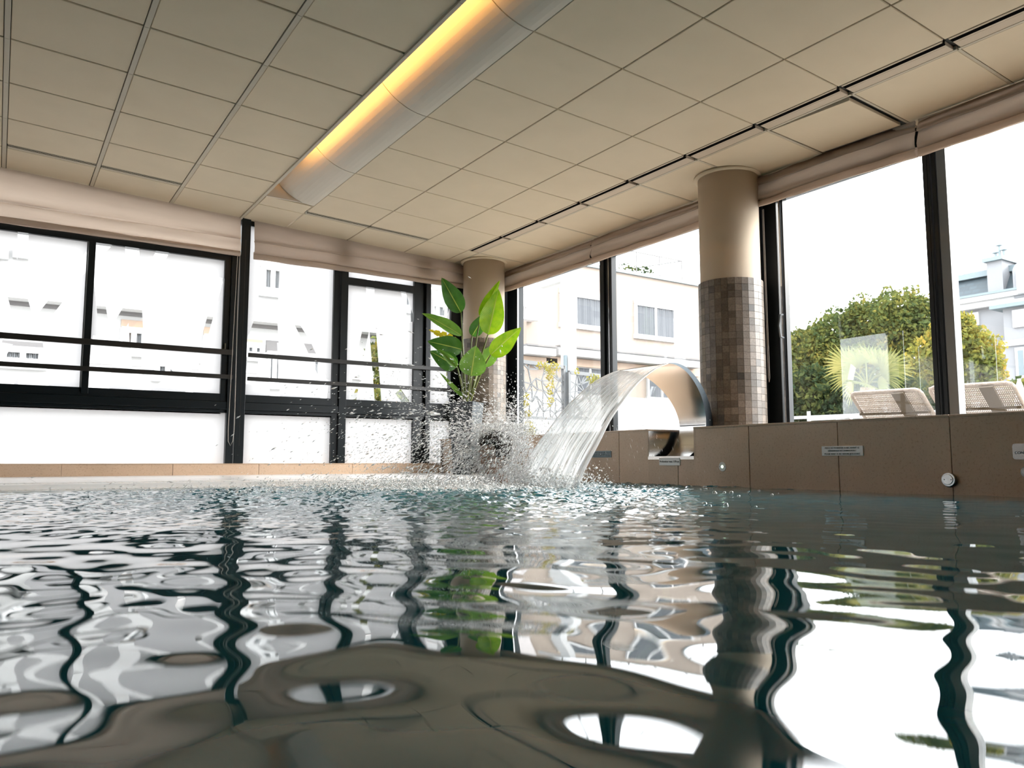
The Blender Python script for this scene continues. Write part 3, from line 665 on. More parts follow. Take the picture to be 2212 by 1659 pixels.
text('CONT', .0165, (XS - .0045, A.y - .0085, (A.z + B.z) / 2 - .006), ROT_W, M['ink'], t, align='LEFT')
def disc(name, px, py, rad, label, cat, parts, group=None):
    p = atX(px, py, XS); t = thing(name, label, cat, tuple(p), group)
    for nm, r0, d0, d1, m, off in parts:
        q = MB(); n = 40; i0 = 0; pts = []
        for xx, r_ in ((XS - d0, r0), (XS - d1 + .002, r0), (XS - d1, r0 - .002)):
            pts.append([(xx, p.y + off[0] + r_ * math.cos(2 * PI * j / n), p.z + off[1] + r_ * math.sin(2 * PI * j / n)) for j in range(n)])
        q.grid(pts, closed=True); q.face(pts[-1]); q.face(pts[0][::-1]); q.build(nm, m, t)
    return t
disc('push_button', 1561, 1008, .03, 'round steel push button with a glowing green centre below the big column', 'button',
     [('plate', .0305, -.001, .004, M['sign'], (0, 0)), ('button', .010, .0, .007, M['led'], (0, 0)), ('screw', .003, .0, .0055, M['ink'], (.022, 0)), ('screw', .003, 0, .0055, M['ink'], (-.022, 0))])
disc('jet_nozzle', 2053, 1036, .04, 'round chrome jet nozzle low on the stone wall above the waterline', 'nozzle',
     [('collar', .034, -.001, .012, M['pot'], (0, -.004)), ('rim', .0335, .0, .022, M['chrome'], (0, 0)), ('face', .026, .02, .025, M['steel'], (.002, .001)), ('hole', .004, .02, .0258, M['ink'], (.016, 0)), ('hole', .004, .02, .0258, M['ink'], (-.016, 0))])
disc('jet_nozzle', 2221, 1020, .04, 'pale round fitting cut off by the right edge of the picture', 'nozzle', [('rim', .027, -.001, .014, M['chrome'], (0, 0)), ('face', .02, .01, .017, M['steel'], (0, 0))])

# ------------------------------------------------------------------ water blade spout
sp = thing('water_spout', 'curved brushed steel water blade rising out of the notch in the stone ledge', 'fountain', (4.0, 3.9, NZ))
prof = [(3.985, .195, .080, 3.80, 4.02), (4.045, .235, .078, 3.80, 4.03), (4.105, .290, .076, 3.795, 4.035), (4.142, .370, .072, 3.79, 4.04), (4.148, .450, .066, 3.785, 4.045), (4.125, .530, .060, 3.775, 4.055),
        (4.085, .605, .052, 3.762, 4.070), (4.03, .670, .044, 3.748, 4.085), (3.965, .728, .036, 3.735, 4.105), (3.89, .775, .028, 3.722, 4.13), (3.81, .803, .018, 3.710, 4.155), (3.75, .812, .009, 3.702, 4.175), (3.705, .812, .003, 3.70, 4.19)]
def cr(P, n):  # catmull-rom resample
    out = []
    for i in range(len(P) - 1):
        p0, p1, p2, p3 = (np.array(P[max(i - 1, 0)]), np.array(P[i]), np.array(P[i + 1]), np.array(P[min(i + 2, len(P) - 1)]))
        for k in range(n):
            u = k / n; out.append(.5 * ((2 * p1) + (-p0 + p2) * u + (2 * p0 - 5 * p1 + 4 * p2 - p3) * u * u + (-p0 + 3 * p1 - 3 * p2 + p3) * u ** 3))
    out.append(np.array(P[-1])); return out
pp = cr(prof, 5); inn, out_, ed = [], [], []
for i, p in enumerate(pp):
    d = np.array(pp[min(i + 1, len(pp) - 1)][:2]) - np.array(pp[max(i - 1, 0)][:2]); d /= np.linalg.norm(d); nrm = np.array([d[1], -d[0]])  # outward
    ox, oz = p[0] + nrm[0] * p[2], p[1] + nrm[1] * p[2]
    inn.append([(p[0], p[3] + (p[4] - p[3]) * k / 6, p[1]) for k in range(7)]); out_.append([(ox, p[3] + (p[4] - p[3]) * k / 6, oz) for k in range(7)])
MB().grid(inn).build('blade', M['steel'], sp, smooth=True)
MB().grid([r[::-1] for r in out_]).build('back_shell', M['steel'], sp, smooth=True)
m = MB(); m.grid([[a[0], b[0]] for a, b in zip(inn, out_)]); m.grid([[b[-1], a[-1]] for a, b in zip(inn, out_)]); m.build('edge', M['steel_edge'], sp)
m = MB(); m.box(XS + .0, 4.27, NY0, NY1, NZ - .004, NZ + .0); m.box(XS - .003, XS, NY0, NY1, NZ - .022, NZ); m.box(XS + .003, 4.268, NY1 - .003, NY1 - .0004, NZ, ZL - .013); m.build('base_plate', M['steel'], sp)
m = MB(); p = pp[18]; m.tube([(p[0] - .003, p[3] + .01, p[1]), (p[0] - .003, p[4] - .01, p[1])], .003, 6); m.build('weld_seam', M['steel_edge'], sp)

# ------------------------------------------------------------------ falling sheet
NS, NTt = 140, 150; P, uvs = [], []
for i in range(NS + 1):
    s = i / NS; row = []
    x = 3.706 - .80 * (s ** .92) * 1.0; drop = .815 * (.28 * s + .72 * s * s)
    if s > 0: x = 3.706 - .79 * s
    for j in range(NTt + 1):
        t_ = j / NTt; y = (3.702 - .0 * s) + (.486 + .10 * s) * t_
        rip = s * (.012 * math.sin(34 * t_ + 3 * s) + .008 * math.sin(71 * t_ - 7 * s + 1) + .005 * math.sin(149 * t_ + 15 * s))
        wv = .006 * s * math.sin(22 * s + 9 * t_) + .02 * s * s * math.sin(PI * t_)
        edge = .012 * math.exp(-((t_) / .02) ** 2) * s
        row.append((x + rip * .8 - wv - .06 * s * t_, y, .812 - drop + rip * .6 + edge)); uvs.append((s, t_))
    P.append(row)
ws = MB().grid(P).build('waterfall', M['sheet'], smooth=True, uvs=uvs)
tag(ws, 'wide arched sheet of falling water pouring off the steel blade onto the bather', 'waterfall', kind='stuff')
m = MB()
for t0, r0 in ((0, .0075), (3, .004), (6, .005)): m.tube([P[i][t0] for i in range(0, NS + 1, 4)], [r0 * (.4 + 1.0 * i / NS) for i in range(0, NS + 1, 4)], 8)
m.tube([P[i][-1] for i in range(0, NS + 1, 4)], .004, 6)
e_ = m.build('edge_rope', M['drop'], ws, smooth=True)

# ------------------------------------------------------------------ pool water surface
PP = np.array([2.72, 3.98])
K = []
for i in range(46):
    lam = math.exp(rng.uniform(math.log(.10), math.log(.95))); th = rng.uniform(0, 2 * PI)
    sl = .036 * math.sqrt(2 / 46) * (1.1 if lam < .35 else .9); K.append((2 * PI / lam, th, sl * lam / (2 * PI), rng.uniform(0, 6.28)))
KC = []
for i in range(60):
    lam = math.exp(rng.uniform(math.log(.035), math.log(.14))); th = rng.uniform(0, 2 * PI)
    KC.append((2 * PI / lam, th, .30 * math.sqrt(2 / 60) * lam / (2 * PI), rng.uniform(0, 6.28)))
def sstep(x): x = np.clip(x, 0, 1); return x * x * (3 - 2 * x)
def chopw(x, y):
    d = np.hypot(x - PP[0], y - PP[1]); a = 1 - sstep((d - .9) / 2.7)
    far = sstep((y - 2.2) / 1.6) * .17 * (1 - sstep((x - 2.9) / .8)) 
    calm = 1 - .75 * sstep((x - 3.1) / .5) * sstep((3.3 - y) / .8)
    calm = calm * (1 - .85 * sstep((x - .93 * y) / .5) * sstep((3.6 - y) / .6))
    return np.clip(np.maximum(a, far) * calm, 0, 1)
def wave(x, y):
    z = np.zeros_like(x)
    for k_, th, a, ph in K: z += a * np.sin(k_ * (x * math.cos(th) + y * math.sin(th)) + ph)
    w_ = chopw(x, y); zc_ = np.zeros_like(x)
    for k_, th, a, ph in KC: zc_ += a * np.sin(k_ * (x * math.cos(th) + y * math.sin(th)) + ph)
    d = np.hypot(x - PP[0], y - PP[1])
    ring = .005 * np.sin(2 * PI * d / .26) * np.exp(-((d - .9) / .8) ** 2)
    return z * (.6 + .4 * sstep((1.9 - np.hypot(x, y)) / 1.2)) + zc_ * w_ + ring * .8
rad = np.concatenate([[.03, .1, .18, .25], np.arange(.30, 1.0, .0045), np.arange(1.0, 2.6, .0085), np.arange(2.6, 6.6, .014), np.arange(6.6, 11.5, .12)])
ang = np.concatenate([np.radians(np.arange(-46, 46, .125)), np.radians(np.arange(46, 314, 1.6))])
RR, AA = np.meshgrid(rad, ang, indexing='ij'); a_w = YAW + AA
WX = RR * np.sin(a_w); WY = RR * np.cos(a_w); WZ = wave(WX, WY) * np.clip(RR / .1, 0, 1)
nr, na = RR.shape; ids = np.arange(nr * na).reshape(nr, na)
q = np.stack([ids[:-1], np.roll(ids, -1, 1)[:-1], np.roll(ids, -1, 1)[1:], ids[1:]], -1).reshape(-1, 4)
okv = ((WX < XS + .05) & (WX > -7.5) & (WY < 5.06) & (WY > -4.1)).ravel()
q = q[okv[q].any(axis=1)]; used = np.unique(q); rem = -np.ones(nr * na, int); rem[used] = np.arange(len(used)); q = rem[q]
VX = np.clip(WX.ravel()[used], -7.395, XS - .0005); VY = np.clip(WY.ravel()[used], -3.995, 5.015)
V = np.stack([VX, VY, WZ.ravel()[used]], -1)
me = bpy.data.meshes.new('pool_water'); me.vertices.add(len(V)); me.vertices.foreach_set('co', V.ravel()); me.loops.add(q.size); me.loops.foreach_set('vertex_index', q.ravel().astype(np.int32))
me.polygons.add(len(q)); me.polygons.foreach_set('loop_start', (np.arange(len(q)) * 4).astype(np.int32)); me.polygons.foreach_set('use_smooth', np.ones(len(q), bool))
me.update(calc_edges=True); at = me.attributes.new('chop', 'FLOAT', 'POINT'); at.data.foreach_set('value', chopw(V[:, 0], V[:, 1]).astype(np.float32)); me.materials.append(M['water'])
po = bpy.data.objects.new('pool_water', me); col.objects.link(po); tag(po, 'dark teal rippling water filling the pool, mirroring the windows', 'water', kind='stuff')
def wz(x, y): return float(wave(np.array([x]), np.array([y]))[0])

# ------------------------------------------------------------------ the bather
def person():
    hx, hy, hz = 2.66, 4.13, .105      # chin height point under the head, facing -X
    t = thing('person', 'person bathing up to the neck under the waterfall, head bowed, facing left', 'person', (hx, hy, 0))
    cx = bmesh.new(); ly = cx.verts.layers.skin.verify(); V_ = {}
    def v(n, p, r): a = cx.verts.new(p); a[ly].radius = (r, r * .8) if not isinstance(r, tuple) else r; V_[n] = a
    def e(a, b): cx.edges.new((V_[a], V_[b]))
    v('pel', (.05, 0, -.62), (.14, .11)); v('waist', (.03, 0, -.45), (.125, .10)); v('chest', (.03, 0, -.22), (.15, .11)); v('neck0', (.02, 0, -.06), (.062, .06)); v('neck1', (.0, 0, .03), (.054, .054)); v('neck2', (-.015, 0, .09), (.05, .05))
    e('pel', 'waist'); e('waist', 'chest'); e('chest', 'neck0'); e('neck0', 'neck1'); e('neck1', 'neck2')
    for s, n in ((1, 'l'), (-1, 'r')):
        v(n + 'sh', (.03, s * .17, -.085), .06); v(n + 'el', (-.16, s * .25, -.13), .043); v(n + 'wr', (-.33, s * .15 - .0, -.035), .029); v(n + 'hd', (-.39, s * .12, -.012), (.036, .018))
        e('chest', n + 'sh'); e(n + 'sh', n + 'el'); e(n + 'el', n + 'wr'); e(n + 'wr', n + 'hd')
        for q, (dy, L) in enumerate(((-.030, .060), (-.010, .075), (.010, .072), (.029, .055))):
            v(f'{n}f{q}a', (-.425, s * .12 + dy, .000), .0095); v(f'{n}f{q}b', (-.425 - L * .5, s * .12 + dy * 1.2, .006), .0085); v(f'{n}f{q}c', (-.425 - L, s * .12 + dy * 1.3, -.006), .007)
            e(n + 'hd', f'{n}f{q}a'); e(f'{n}f{q}a', f'{n}f{q}b'); e(f'{n}f{q}b', f'{n}f{q}c')
        v(n + 't1', (-.385, s * .12 - s * .045, .000), .011); v(n + 't2', (-.42, s * .12 - s * .062, .004), .009); e(n + 'hd', n + 't1'); e(n + 't1', n + 't2')
        v(n + 'hip', (.05, s * .09, -.68), .085); v(n + 'kn', (-.05, s * .12, -1.02), .06); v(n + 'an', (.05, s * .12, -1.33), .04); e('pel', n + 'hip'); e(n + 'hip', n + 'kn'); e(n + 'kn', n + 'an')
    V_['pel'][ly].use_root = True
    me = bpy.data.meshes.new('b'); cx.to_mesh(me); cx.free(); tmp = bpy.data.objects.new('b', me); col.objects.link(tmp)
    tmp.modifiers.new('s', 'SKIN').use_smooth_shade = True; ss = tmp.modifiers.new('u', 'SUBSURF'); ss.levels = 2; ss.render_levels = 2
    dg = bpy.context.evaluated_depsgraph_get(); bme = bpy.data.meshes.new_from_object(tmp.evaluated_get(dg)); bpy.data.objects.remove(tmp)
    rings = [(-.004, .070, .030, .020), (.012, .092, .0, .036), (.035, .097, -.035, .050), (.06, .094, -.062, .058), (.09, .093, -.082, .066), (.12, .090, -.094, .071), (.15, .093, -.102, .076), (.18, .088, -.100, .077), (.205, .072, -.088, .068), (.226, .045, -.062, .048), (.238, .010, -.03, .02)]
    def head(extra=0, zmin=-1):
        P = []
        for z, f_, b_, w_ in rings:
            if z < zmin: continue
            c_ = (f_ + b_) / 2; L = (f_ - b_) / 2 + extra; P.append([(-(c_ + L * math.cos(a)), (w_ + extra) * math.sin(a) * (1 - .12 * max(math.cos(a), 0)), z + (extra if z > .2 else 0)) for a in [2 * PI * k_ / 28 for k_ in range(28)]])
        return P
    hb = MB(); P = head(); hb.grid(P, closed=True); hb.face(P[-1]); hb.face(P[0][::-1])
    def blob(c_, r, n=10):
        P = [[(c_[0] + r[0] * math.sin(PI * (i + .5) / n) * math.cos(2 * PI * j / 12), c_[1] + r[1] * math.sin(PI * (i + .5) / n) * math.sin(2 * PI * j / 12), c_[2] + r[2] * math.cos(PI * (i + .5) / n)) for j in range(12)] for i in range(n)]
        hb.grid(P, closed=True); hb.face(P[0]); hb.face(P[-1][::-1])
    blob((-.100, 0, .085), (.022, .014, .020)); blob((-.098, 0, .105), (.012, .009, .028)); blob((-.092, 0, .145), (.016, .05, .010)); blob((-.094, 0, .048), (.010, .024, .009)); blob((-.083, 0, .012), (.020, .022, .016))
    for s in (1, -1): blob((.005, s * .074, .10), (.018, .010, .030)); blob((-.080, s * .030, .122), (.013, .014, .010))
    tilt = Matrix.Rotation(math.radians(-14), 4, 'Y')
    off = Vector((-.02, 0, .105))
    bm = bmesh.new(); bm.from_mesh(bme); tm = bpy.data.meshes.new('h'); tm.from_pydata([tuple(off + tilt @ Vector(p)) for p in hb.v], [], hb.f); bm.from_mesh(tm)
    me = bpy.data.meshes.new('body'); bm.to_mesh(me); bm.free(); me.materials.append(M['skin'])
    o = bpy.data.objects.new('body', me); col.objects.link(o); o.parent = t
    r = o.modifiers.new('r', 'REMESH'); r.mode = 'VOXEL'; r.voxel_size = .0055; r.use_smooth_shade = True; s_ = o.modifiers.new('sm', 'SMOOTH'); s_.iterations = 2; s_.factor = .4
    hm = MB(); P = head(.009); n = 28; ids = {}
    base = 0; hm.v = [tuple(off + tilt @ Vector(p)) for r_ in P for p in r_]
    for i in range(len(P) - 1):
        for j in range(n):
            a = abs(((j + .5) / n * 360 + 180) % 360 - 180); z = rings[i][0]
            if z >= .175 or (a > 62 and z >= .085) or (a > 100 and z >= .03): hm.f.append((i * n + j, i * n + (j + 1) % n, (i + 1) * n + (j + 1) % n, (i + 1) * n + j))
    hm.f.append(tuple((len(P) - 1) * n + j for j in range(n)))
    h_ = hm.build('hair', M['hair'], None, smooth=True); h_.parent = t
    so = h_.modifiers.new('t', 'SOLIDIFY'); so.thickness = .012; so.offset = -1; h_.modifiers.new('u', 'SUBSURF').levels = 1
    return t
person()

# ------------------------------------------------------------------ splashing water
def drops(n, gen, name):
    C = np.zeros((n, 3)); D = np.zeros((n, 3)); L = np.zeros(n); W = np.zeros(n)
    for i in range(n): C[i], D[i], L[i], W[i] = gen()
    D /= np.linalg.norm(D, axis=1)[:, None] + 1e-9; a = np.cross(D, [.31, .22, .9]); a /= np.linalg.norm(a, axis=1)[:, None] + 1e-9; b = np.cross(D, a)
    a *= W[:, None]; b *= W[:, None]; l = D * L[:, None]
    V = np.stack([C - l, C + a + l * .15, C + b + l * .15, C - a + l * .15, C - b + l * .15, C + l], 1).reshape(-1, 3)
    f0 = np.array([(0, 2, 1), (0, 3, 2), (0, 4, 3), (0, 1, 4), (5, 1, 2), (5, 2, 3), (5, 3, 4), (5, 4, 1)])
    f = (f0[None] + (np.arange(n) * 6)[:, None, None]).reshape(-1, 3)
    me = bpy.data.meshes.new(name); me.from_pydata(V.tolist(), [], f.tolist()); me.polygons.foreach_set('use_smooth', [True] * len(me.polygons)); return me
HEAD = np.array([2.72, 4.12, .30])
def g_left():       # thrown forward off the head, falling to the left of the picture
    while True:
        az = rng.normal(PI - .35, .40); el = abs(rng.normal(.35, .40)) - .22; v = rng.uniform(.8, 4.4) ; tt = rng.uniform(.03, .42) * (.5 + rng.random())
        vel = np.array([math.cos(az) * math.cos(el), math.sin(az) * math.cos(el) * .8, math.sin(el)]) * v
        p = HEAD + rng.normal(0, .07, 3) + vel * tt + np.array([0, 0, -4.9 * tt * tt]); 
        if p[2] > .005: break
    vv = vel + np.array([0, 0, -9.8 * tt]); r_ = rng.lognormal(-6.2, .42); return p, vv, r_ * U(1.5, 5), r_
def g_up():         # crown thrown up above the head and back along the sheet
    while True:
        az = rng.uniform(0, 2 * PI); el = rng.uniform(.5, 1.5); v = abs(rng.normal(1.35, .75)); tt = rng.uniform(.02, .36)
        vel = np.array([math.cos(az) * math.cos(el), math.sin(az) * math.cos(el), math.sin(el)]) * v + np.array([.12, .05, 0])
        p = HEAD + np.array([.06, .05, .05]) + rng.normal(0, .06, 3) + vel * tt + np.array([0, 0, -4.9 * tt * tt])
        if p[2] > .005: break
    vv = vel + np.array([0, 0, -9.8 * tt]); r_ = rng.lognormal(-6.15, .45); return p, vv, r_ * U(1., 2.4), r_
def g_head():       # dense veil round the head
    th = rng.uniform(0, 2 * PI); d = rng.normal(.125, .035); z = rng.uniform(0.01, .40)
    p = np.array([2.68 + d * math.cos(th) * 1.1, 4.13 + d * math.sin(th), z]); vv = np.array([-1, rng.normal(0, .4), -rng.uniform(.3, 1.6)]); r_ = rng.lognormal(-6.0, .35); return p, vv, r_ * U(2, 5), r_
def g_land():       # where the sheet meets the pool
    p = np.array([2.93 + rng.normal(0, .13), rng.uniform(3.62, 4.4), abs(rng.normal(0, .055)) + .003]); vv = rng.normal(0, 1, 3); vv[2] = abs(vv[2]); r_ = rng.lognormal(-6.1, .5); return p, vv, r_ * U(1, 2.5), r_
def g_right():      # stray drops falling in front of the stone wall
    p = np.array([rng.uniform(3.2, 3.8), rng.uniform(2.9, 4.9), rng.uniform(.02, .42)]); vv = np.array([.15, -.25, -1.]); r_ = rng.lognormal(-7.05, .3); return p, vv, r_ * U(6, 16), r_ * .7
def join(parts, name, m, label, cat):
    vs, fs, b = [], [], 0
    for me in parts:
        c_ = np.zeros(len(me.vertices) * 3); me.vertices.foreach_get('co', c_); vs.append(c_.reshape(-1, 3)); f_ = np.zeros(len(me.loops), np.int32); me.loops.foreach_get('vertex_index', f_); fs.append(f_.reshape(-1, 3) + b); b += len(me.vertices)
    me = bpy.data.meshes.new(name); me.from_pydata(np.concatenate(vs).tolist(), [], np.concatenate(fs).tolist()); me.polygons.foreach_set('use_smooth', [True] * len(me.polygons)); me.materials.append(m)
    o = bpy.data.objects.new(name, me); col.objects.link(o); return tag(o, label, cat, kind='stuff')
join([drops(9000, g_left, 'a'), drops(4600, g_up, 'b'), drops(5200, g_head, 'c'), drops(120, g_right, 'e')], 'water_splash', M['drop'], 'burst of white droplets flying off the bather towards the left', 'splash')
def g_foam():
    while True:
        th = rng.uniform(0, 2 * PI); d = abs(rng.normal(0, .42)); x = 2.66 + d * math.cos(th) * 1.25 - .1; y = 4.15 + d * math.sin(th) * 1.15
        if x < XS - .04 and y < 4.97: break
    r_ = rng.lognormal(-5.75, .5); return np.array([x, y, wz(x, y) + r_ * .2 + abs(rng.normal(0, .012)) * math.exp(-d * 2)]), rng.normal(0, 1, 3) * np.array([1, 1, .15]), r_ * U(1, 3), r_ * .8
def g_mist():
    while True:
        x = 2.55 - abs(rng.normal(0, .75)); y = 4.25 + rng.normal(0, .28)
        if y < 4.97: break
    z = abs(rng.normal(0, .028)) + .004; r_ = rng.lognormal(-6.35, .4); return np.array([x, y, z]), np.array([-1, rng.normal(0, .3), rng.normal(-.2, .4)]), r_ * U(1.5, 5), r_
join([drops(7000, g_foam, 'd'), drops(3500, g_land, 'f'), drops(5000, g_mist, 'm')], 'foam', M['foam'], 'white foam and spray spreading on the water round the bather', 'foam')
bl_px = [(1523, 1055, 5), (1543, 1063, 5), (1546, 1067, 4), (1565, 1066, 4), (1580, 1067, 5), (1596, 1072, 4), (1668, 1068, 3), (1522, 1088, 6), (1533, 1091, 5), (1568, 1090, 6), (1633, 1095, 3), (1617, 1063, 3), (1640, 1061, 3)]
b0 = None
for k_, (x, y, r) in enumerate(bl_px):
    p = atZ(x, y, 0); rr = r * (p - EYE).length / FPX * .9
    if b0 is None:
        m = MB(); m.lathe([(math.cos(a), math.sin(a)) for a in np.linspace(0, PI / 2 - .06, 8)], n=20); b0 = m.build('water_bubble', M['bubble'], smooth=True); o = b0
    else: o = b0.copy(); col.objects.link(o)
    o.location = (p.x, p.y, wz(p.x, p.y) - .001); o.scale = (rr, rr, rr)
    tag(o, 'tiny round air bubble floating on the water before the depth sign and push button', 'bubble', 'air bubbles floating near the stone wall')

# ------------------------------------------------------------------ potted plant
pc = Vector((3.66, 6.30, ZD)); pt = thing('potted_plant', 'tall bird of paradise plant in a slim charcoal planter in front of the corner column', 'plant', tuple(pc))
rot = .6
def sq(r, z): return [(pc.x + r * math.cos(rot + PI / 4 + k_ * PI / 2), pc.y + r * math.sin(rot + PI / 4 + k_ * PI / 2), z) for k_ in range(4)]
m = MB(); rg = [sq(.125, ZD), sq(.165, ZD + .55), sq(.178, ZD + .672), sq(.165, ZD + .672), sq(.160, ZD + .64)]
for a, b in zip(rg[:-1], rg[1:]):
    for k_ in range(4): m.face([a[k_], a[(k_ + 1) % 4], b[(k_ + 1) % 4], b[k_]])
m.face(rg[0][::-1]); m.build('pot', M['pot'], pt, bevel=.004)
m = MB(); m.face(sq(.160, ZD + .645)); m.build('soil', M['soil'], pt)
DP = 7.22
def leaf(bx, by, tx, ty, wpx, mt, fold=.5, depth=0., droop=.12, roll=0., torn=False, root=None):
    d = DP + depth; B, T = atF(bx, by, d), atF(tx, ty, d - .03); ax = T - B; L = ax.length; ax.normalize()
    view = ((B + T) / 2 - EYE).normalized(); side = ax.cross(view).normalized(); nrm = side.cross(ax).normalized()
    rm = Matrix.Rotation(roll, 3, ax); side = rm @ side; nrm = rm @ nrm
    W = wpx * 1.5 * d / FPX / 2; n, mm = 26, 12; P, uv = [], []
    for i in range(n + 1):
        u = i / n; prof_ = math.sin(PI * min(1, u ** .72)) ** .75 * (1 - .25 * u) if u < 1 else 0
        prof_ = max(prof_, .02) if u < 1 else .01
        c_ = B + ax * (L * u) + nrm * (droop * L * (-.5 + (u - .5) ** 2 * 2)); row = []
        for j in range(mm + 1):
            t_ = j / mm * 2 - 1; wv = .05 * W * math.sin(17 * u + 3 * t_) * abs(t_); wd = W * prof_
            if torn and abs(t_) > .55 and (i % 5 == 2): wd *= .45
            row.append(c_ + side * (wd * t_ * math.cos(fold * abs(t_) * .8)) + nrm * (-wd * abs(t_) * math.sin(fold) + wv)); uv.append((u, (t_ + 1) / 2))
        P.append(row)
    lf = MB().grid(P).build('leaf', M[mt], pt, smooth=True, uvs=uv)
    root = root or (1007 + (bx - 1007) * .12, 872); Rr = atF(root[0], root[1], DP + depth * .3); Rr.z = ZD + .64
    mid = (B + Rr) / 2 + Vector((0, 0, .05)) + (B - Rr).cross(Vector((0, 0, 1))).cross(Vector((0, 0, 1))) * .06
    pts = []
    for k_ in range(13):
        u = k_ / 12; pts.append((Rr * (1 - u) ** 2 + mid * 2 * u * (1 - u) + B * u * u))
    st = MB().tube(pts, [.013 - .007 * k_ / 12 for k_ in range(13)], 8).build('stalk', M['stalk'], None, smooth=True); st.parent = lf; st.location = -pt.location; st.location = (0, 0, 0)
    st.matrix_parent_inverse = Matrix.Identity(4)
    # the leaf object carries the offset of its thing, the stalk hangs from the leaf
    return lf
def cc(x, y): return 860 + x / 6.506, 540 + y / 6.506
for a in (((885, 880), (612, 390), 36, 'leaf_dark', .7, .10, -.05, .05), ((895, 1205), (335, 890), 24, 'leaf_mid', .8, 0, .1, .3), ((870, 1335), (430, 1120), 17, 'leaf_yellow', .6, .12, .15, .2),
          ((905, 1400), (415, 1285), 34, 'leaf_dark', .5, .05, .15, .1), ((830, 1640), (445, 1420), 33, 'leaf_dark', .6, 0, .1, 0), ((830, 1650), (560, 1390), 16, 'leaf_mid', .8, -.06, .05, .2),
          ((1155, 940), (1430, 425), 23, 'leaf_bright', .9, .05, -.12, -.1), ((1040, 1210), (1235, 880), 24, 'leaf_dark', .5, .15, .05, 0), ((1265, 1190), (1410, 550), 41, 'leaf_bright', .45, 0, -.08, 0),
          ((1300, 1475), (1728, 1090), 34, 'leaf_bright', .5, -.06, -.1, .15), ((1025, 1770), (1090, 1345), 44, 'leaf_mid', .3, -.10, .02, 0), ((1175, 1620), (1435, 1300), 28, 'leaf_mid', .4, .12, 0, 0)):
    (bx, by), (tx, ty) = cc(*a[0]), cc(*a[1]); leaf(bx, by, tx, ty, a[2], a[3], fold=a[4], depth=a[5], droop=a[6], roll=a[7], torn=a[3] == 'leaf_yellow')
leaf(1001, 858, 950, 805, 9, 'leaf_mid', .8); leaf(1062, 700, 1066, 640, 10, 'leaf_dark', .8, .1)

# ================================================================== OUTSIDE
g = MB(); g.box(XW + .07, 14, -12, YW + 7, -.45, -.25); g.box(-12, XW + .07, YW + .16, 14, -.45, -.25)
struct(g.build('floor_terrace', M['terrace']), 'terrace paving outside the windows')
g = MB(); g.box(14, 90, -60, 90, -4.2, -4.0); g.box(-60, 14, 14, 90, -4.2, -4.0); struct(g.build('floor_ground', M['terrace']), 'ground below the terrace')
# --- apartment building with pink render
YB = 22.0
def pt_(x, y): return atY(x, y, YB)
bld = thing('apartment_building', 'pale pink apartment block with net curtained windows across the terrace', 'building', (20, YB, -4))
tl, tr = pt_(1259, 578), pt_(1501, 619); zt = tr.z + .02
xr = atY(1640, 619, YB).x
m = MB(); m.box(15.2, xr, YB, YB + 8, -4, zt); m.build('wall', M['pink'], bld)
m = MB(); m.box(15.2, xr + .1, YB - .1, YB + 8.1, zt, zt + .12); m.build('coping', M['zinc'], bld)
def aptwin(parent, x0, y0, x1, y1, Y=YB, lintel=None, curtain='curtain', frame='white', split=.5):
    A, B = atY(x0, y0, Y), atY(x1, y1, Y); za, zb = A.z, atY(x0, y1 - (x1 - x0) * .13, Y).z
    w_ = MB(); w_.box(A.x, B.x, Y - .02, Y + .06, zb, za)
    fr = MB(); tk = .07; xm = A.x + (B.x - A.x) * split
    for b in ((A.x - .02, A.x + tk, zb, za), (B.x - tk, B.x + .02, zb, za), (xm - .04, xm + .04, zb, za), (A.x, B.x, za - tk, za + .02), (A.x - .06, B.x + .06, zb - .12, zb + .04)): fr.box(b[0], b[1], Y - .10, Y, b[2], b[3])
    f_ = fr.build('window', M[frame], parent)
    cu = MB(); n = 60; P = [[], []]
    for k_ in range(n + 1):
        xx = A.x + .05 + (B.x - A.x - .1) * k_ / n
        for q_, zz in enumerate((zb + .03, za - .05)): P[q_].append((xx, Y - .045 + .028 * math.sin(k_ * 1.9) + .01 * math.sin(k_ * .7), zz))
    c_ = MB().grid(P).build('curtain', M[curtain], None, smooth=True); c_.parent = f_
    if lintel:
        m = MB(); m.box(A.x - .05, B.x + .05, Y - .03, Y + .01, za + .01, za + lintel); m.build('shutter_box', M['soffit' if lintel > .3 else 'cream'], parent)
    return f_
aptwin(bld, 1209, 633, 1303, 711, lintel=.2, split=.33); aptwin(bld, 1370, 655, 1456, 735, lintel=.12)
aptwin(bld, 1240, 790, 1303, 862); aptwin(bld, 1396, 800, 1457, 868)
for x0, y0, x1, y1 in ((1118, 748, 1182, 756), (1188, 751, 1492, 780)):
    A, B = pt_(x0, y0), pt_(x1, y1); aw = MB(); aw.box(A.x, B.x, YB - .55, YB, A.z - .32, A.z - .03); o = aw.build('awning_case', M['whitewall'], bld, bevel=.03)
    aw = MB(); aw.box(A.x, B.x, YB - .6, YB - .3, A.z - .03, A.z + .03); aw.build('awning_top', M['shade'], bld)
    aw = MB(); aw.box(A.x - .3, B.x + .3, YB - .2, YB - .01, A.z - .62, A.z - .34); aw.build('timber_band', M['soffit'], bld)
A = pt_(1335, 866); m = MB(); m.box(A.x - 6, xr + .1, YB - 2.2, YB - 2.0, -4, A.z - .08); m.build('balcony_wall', M['whitewall'], bld)
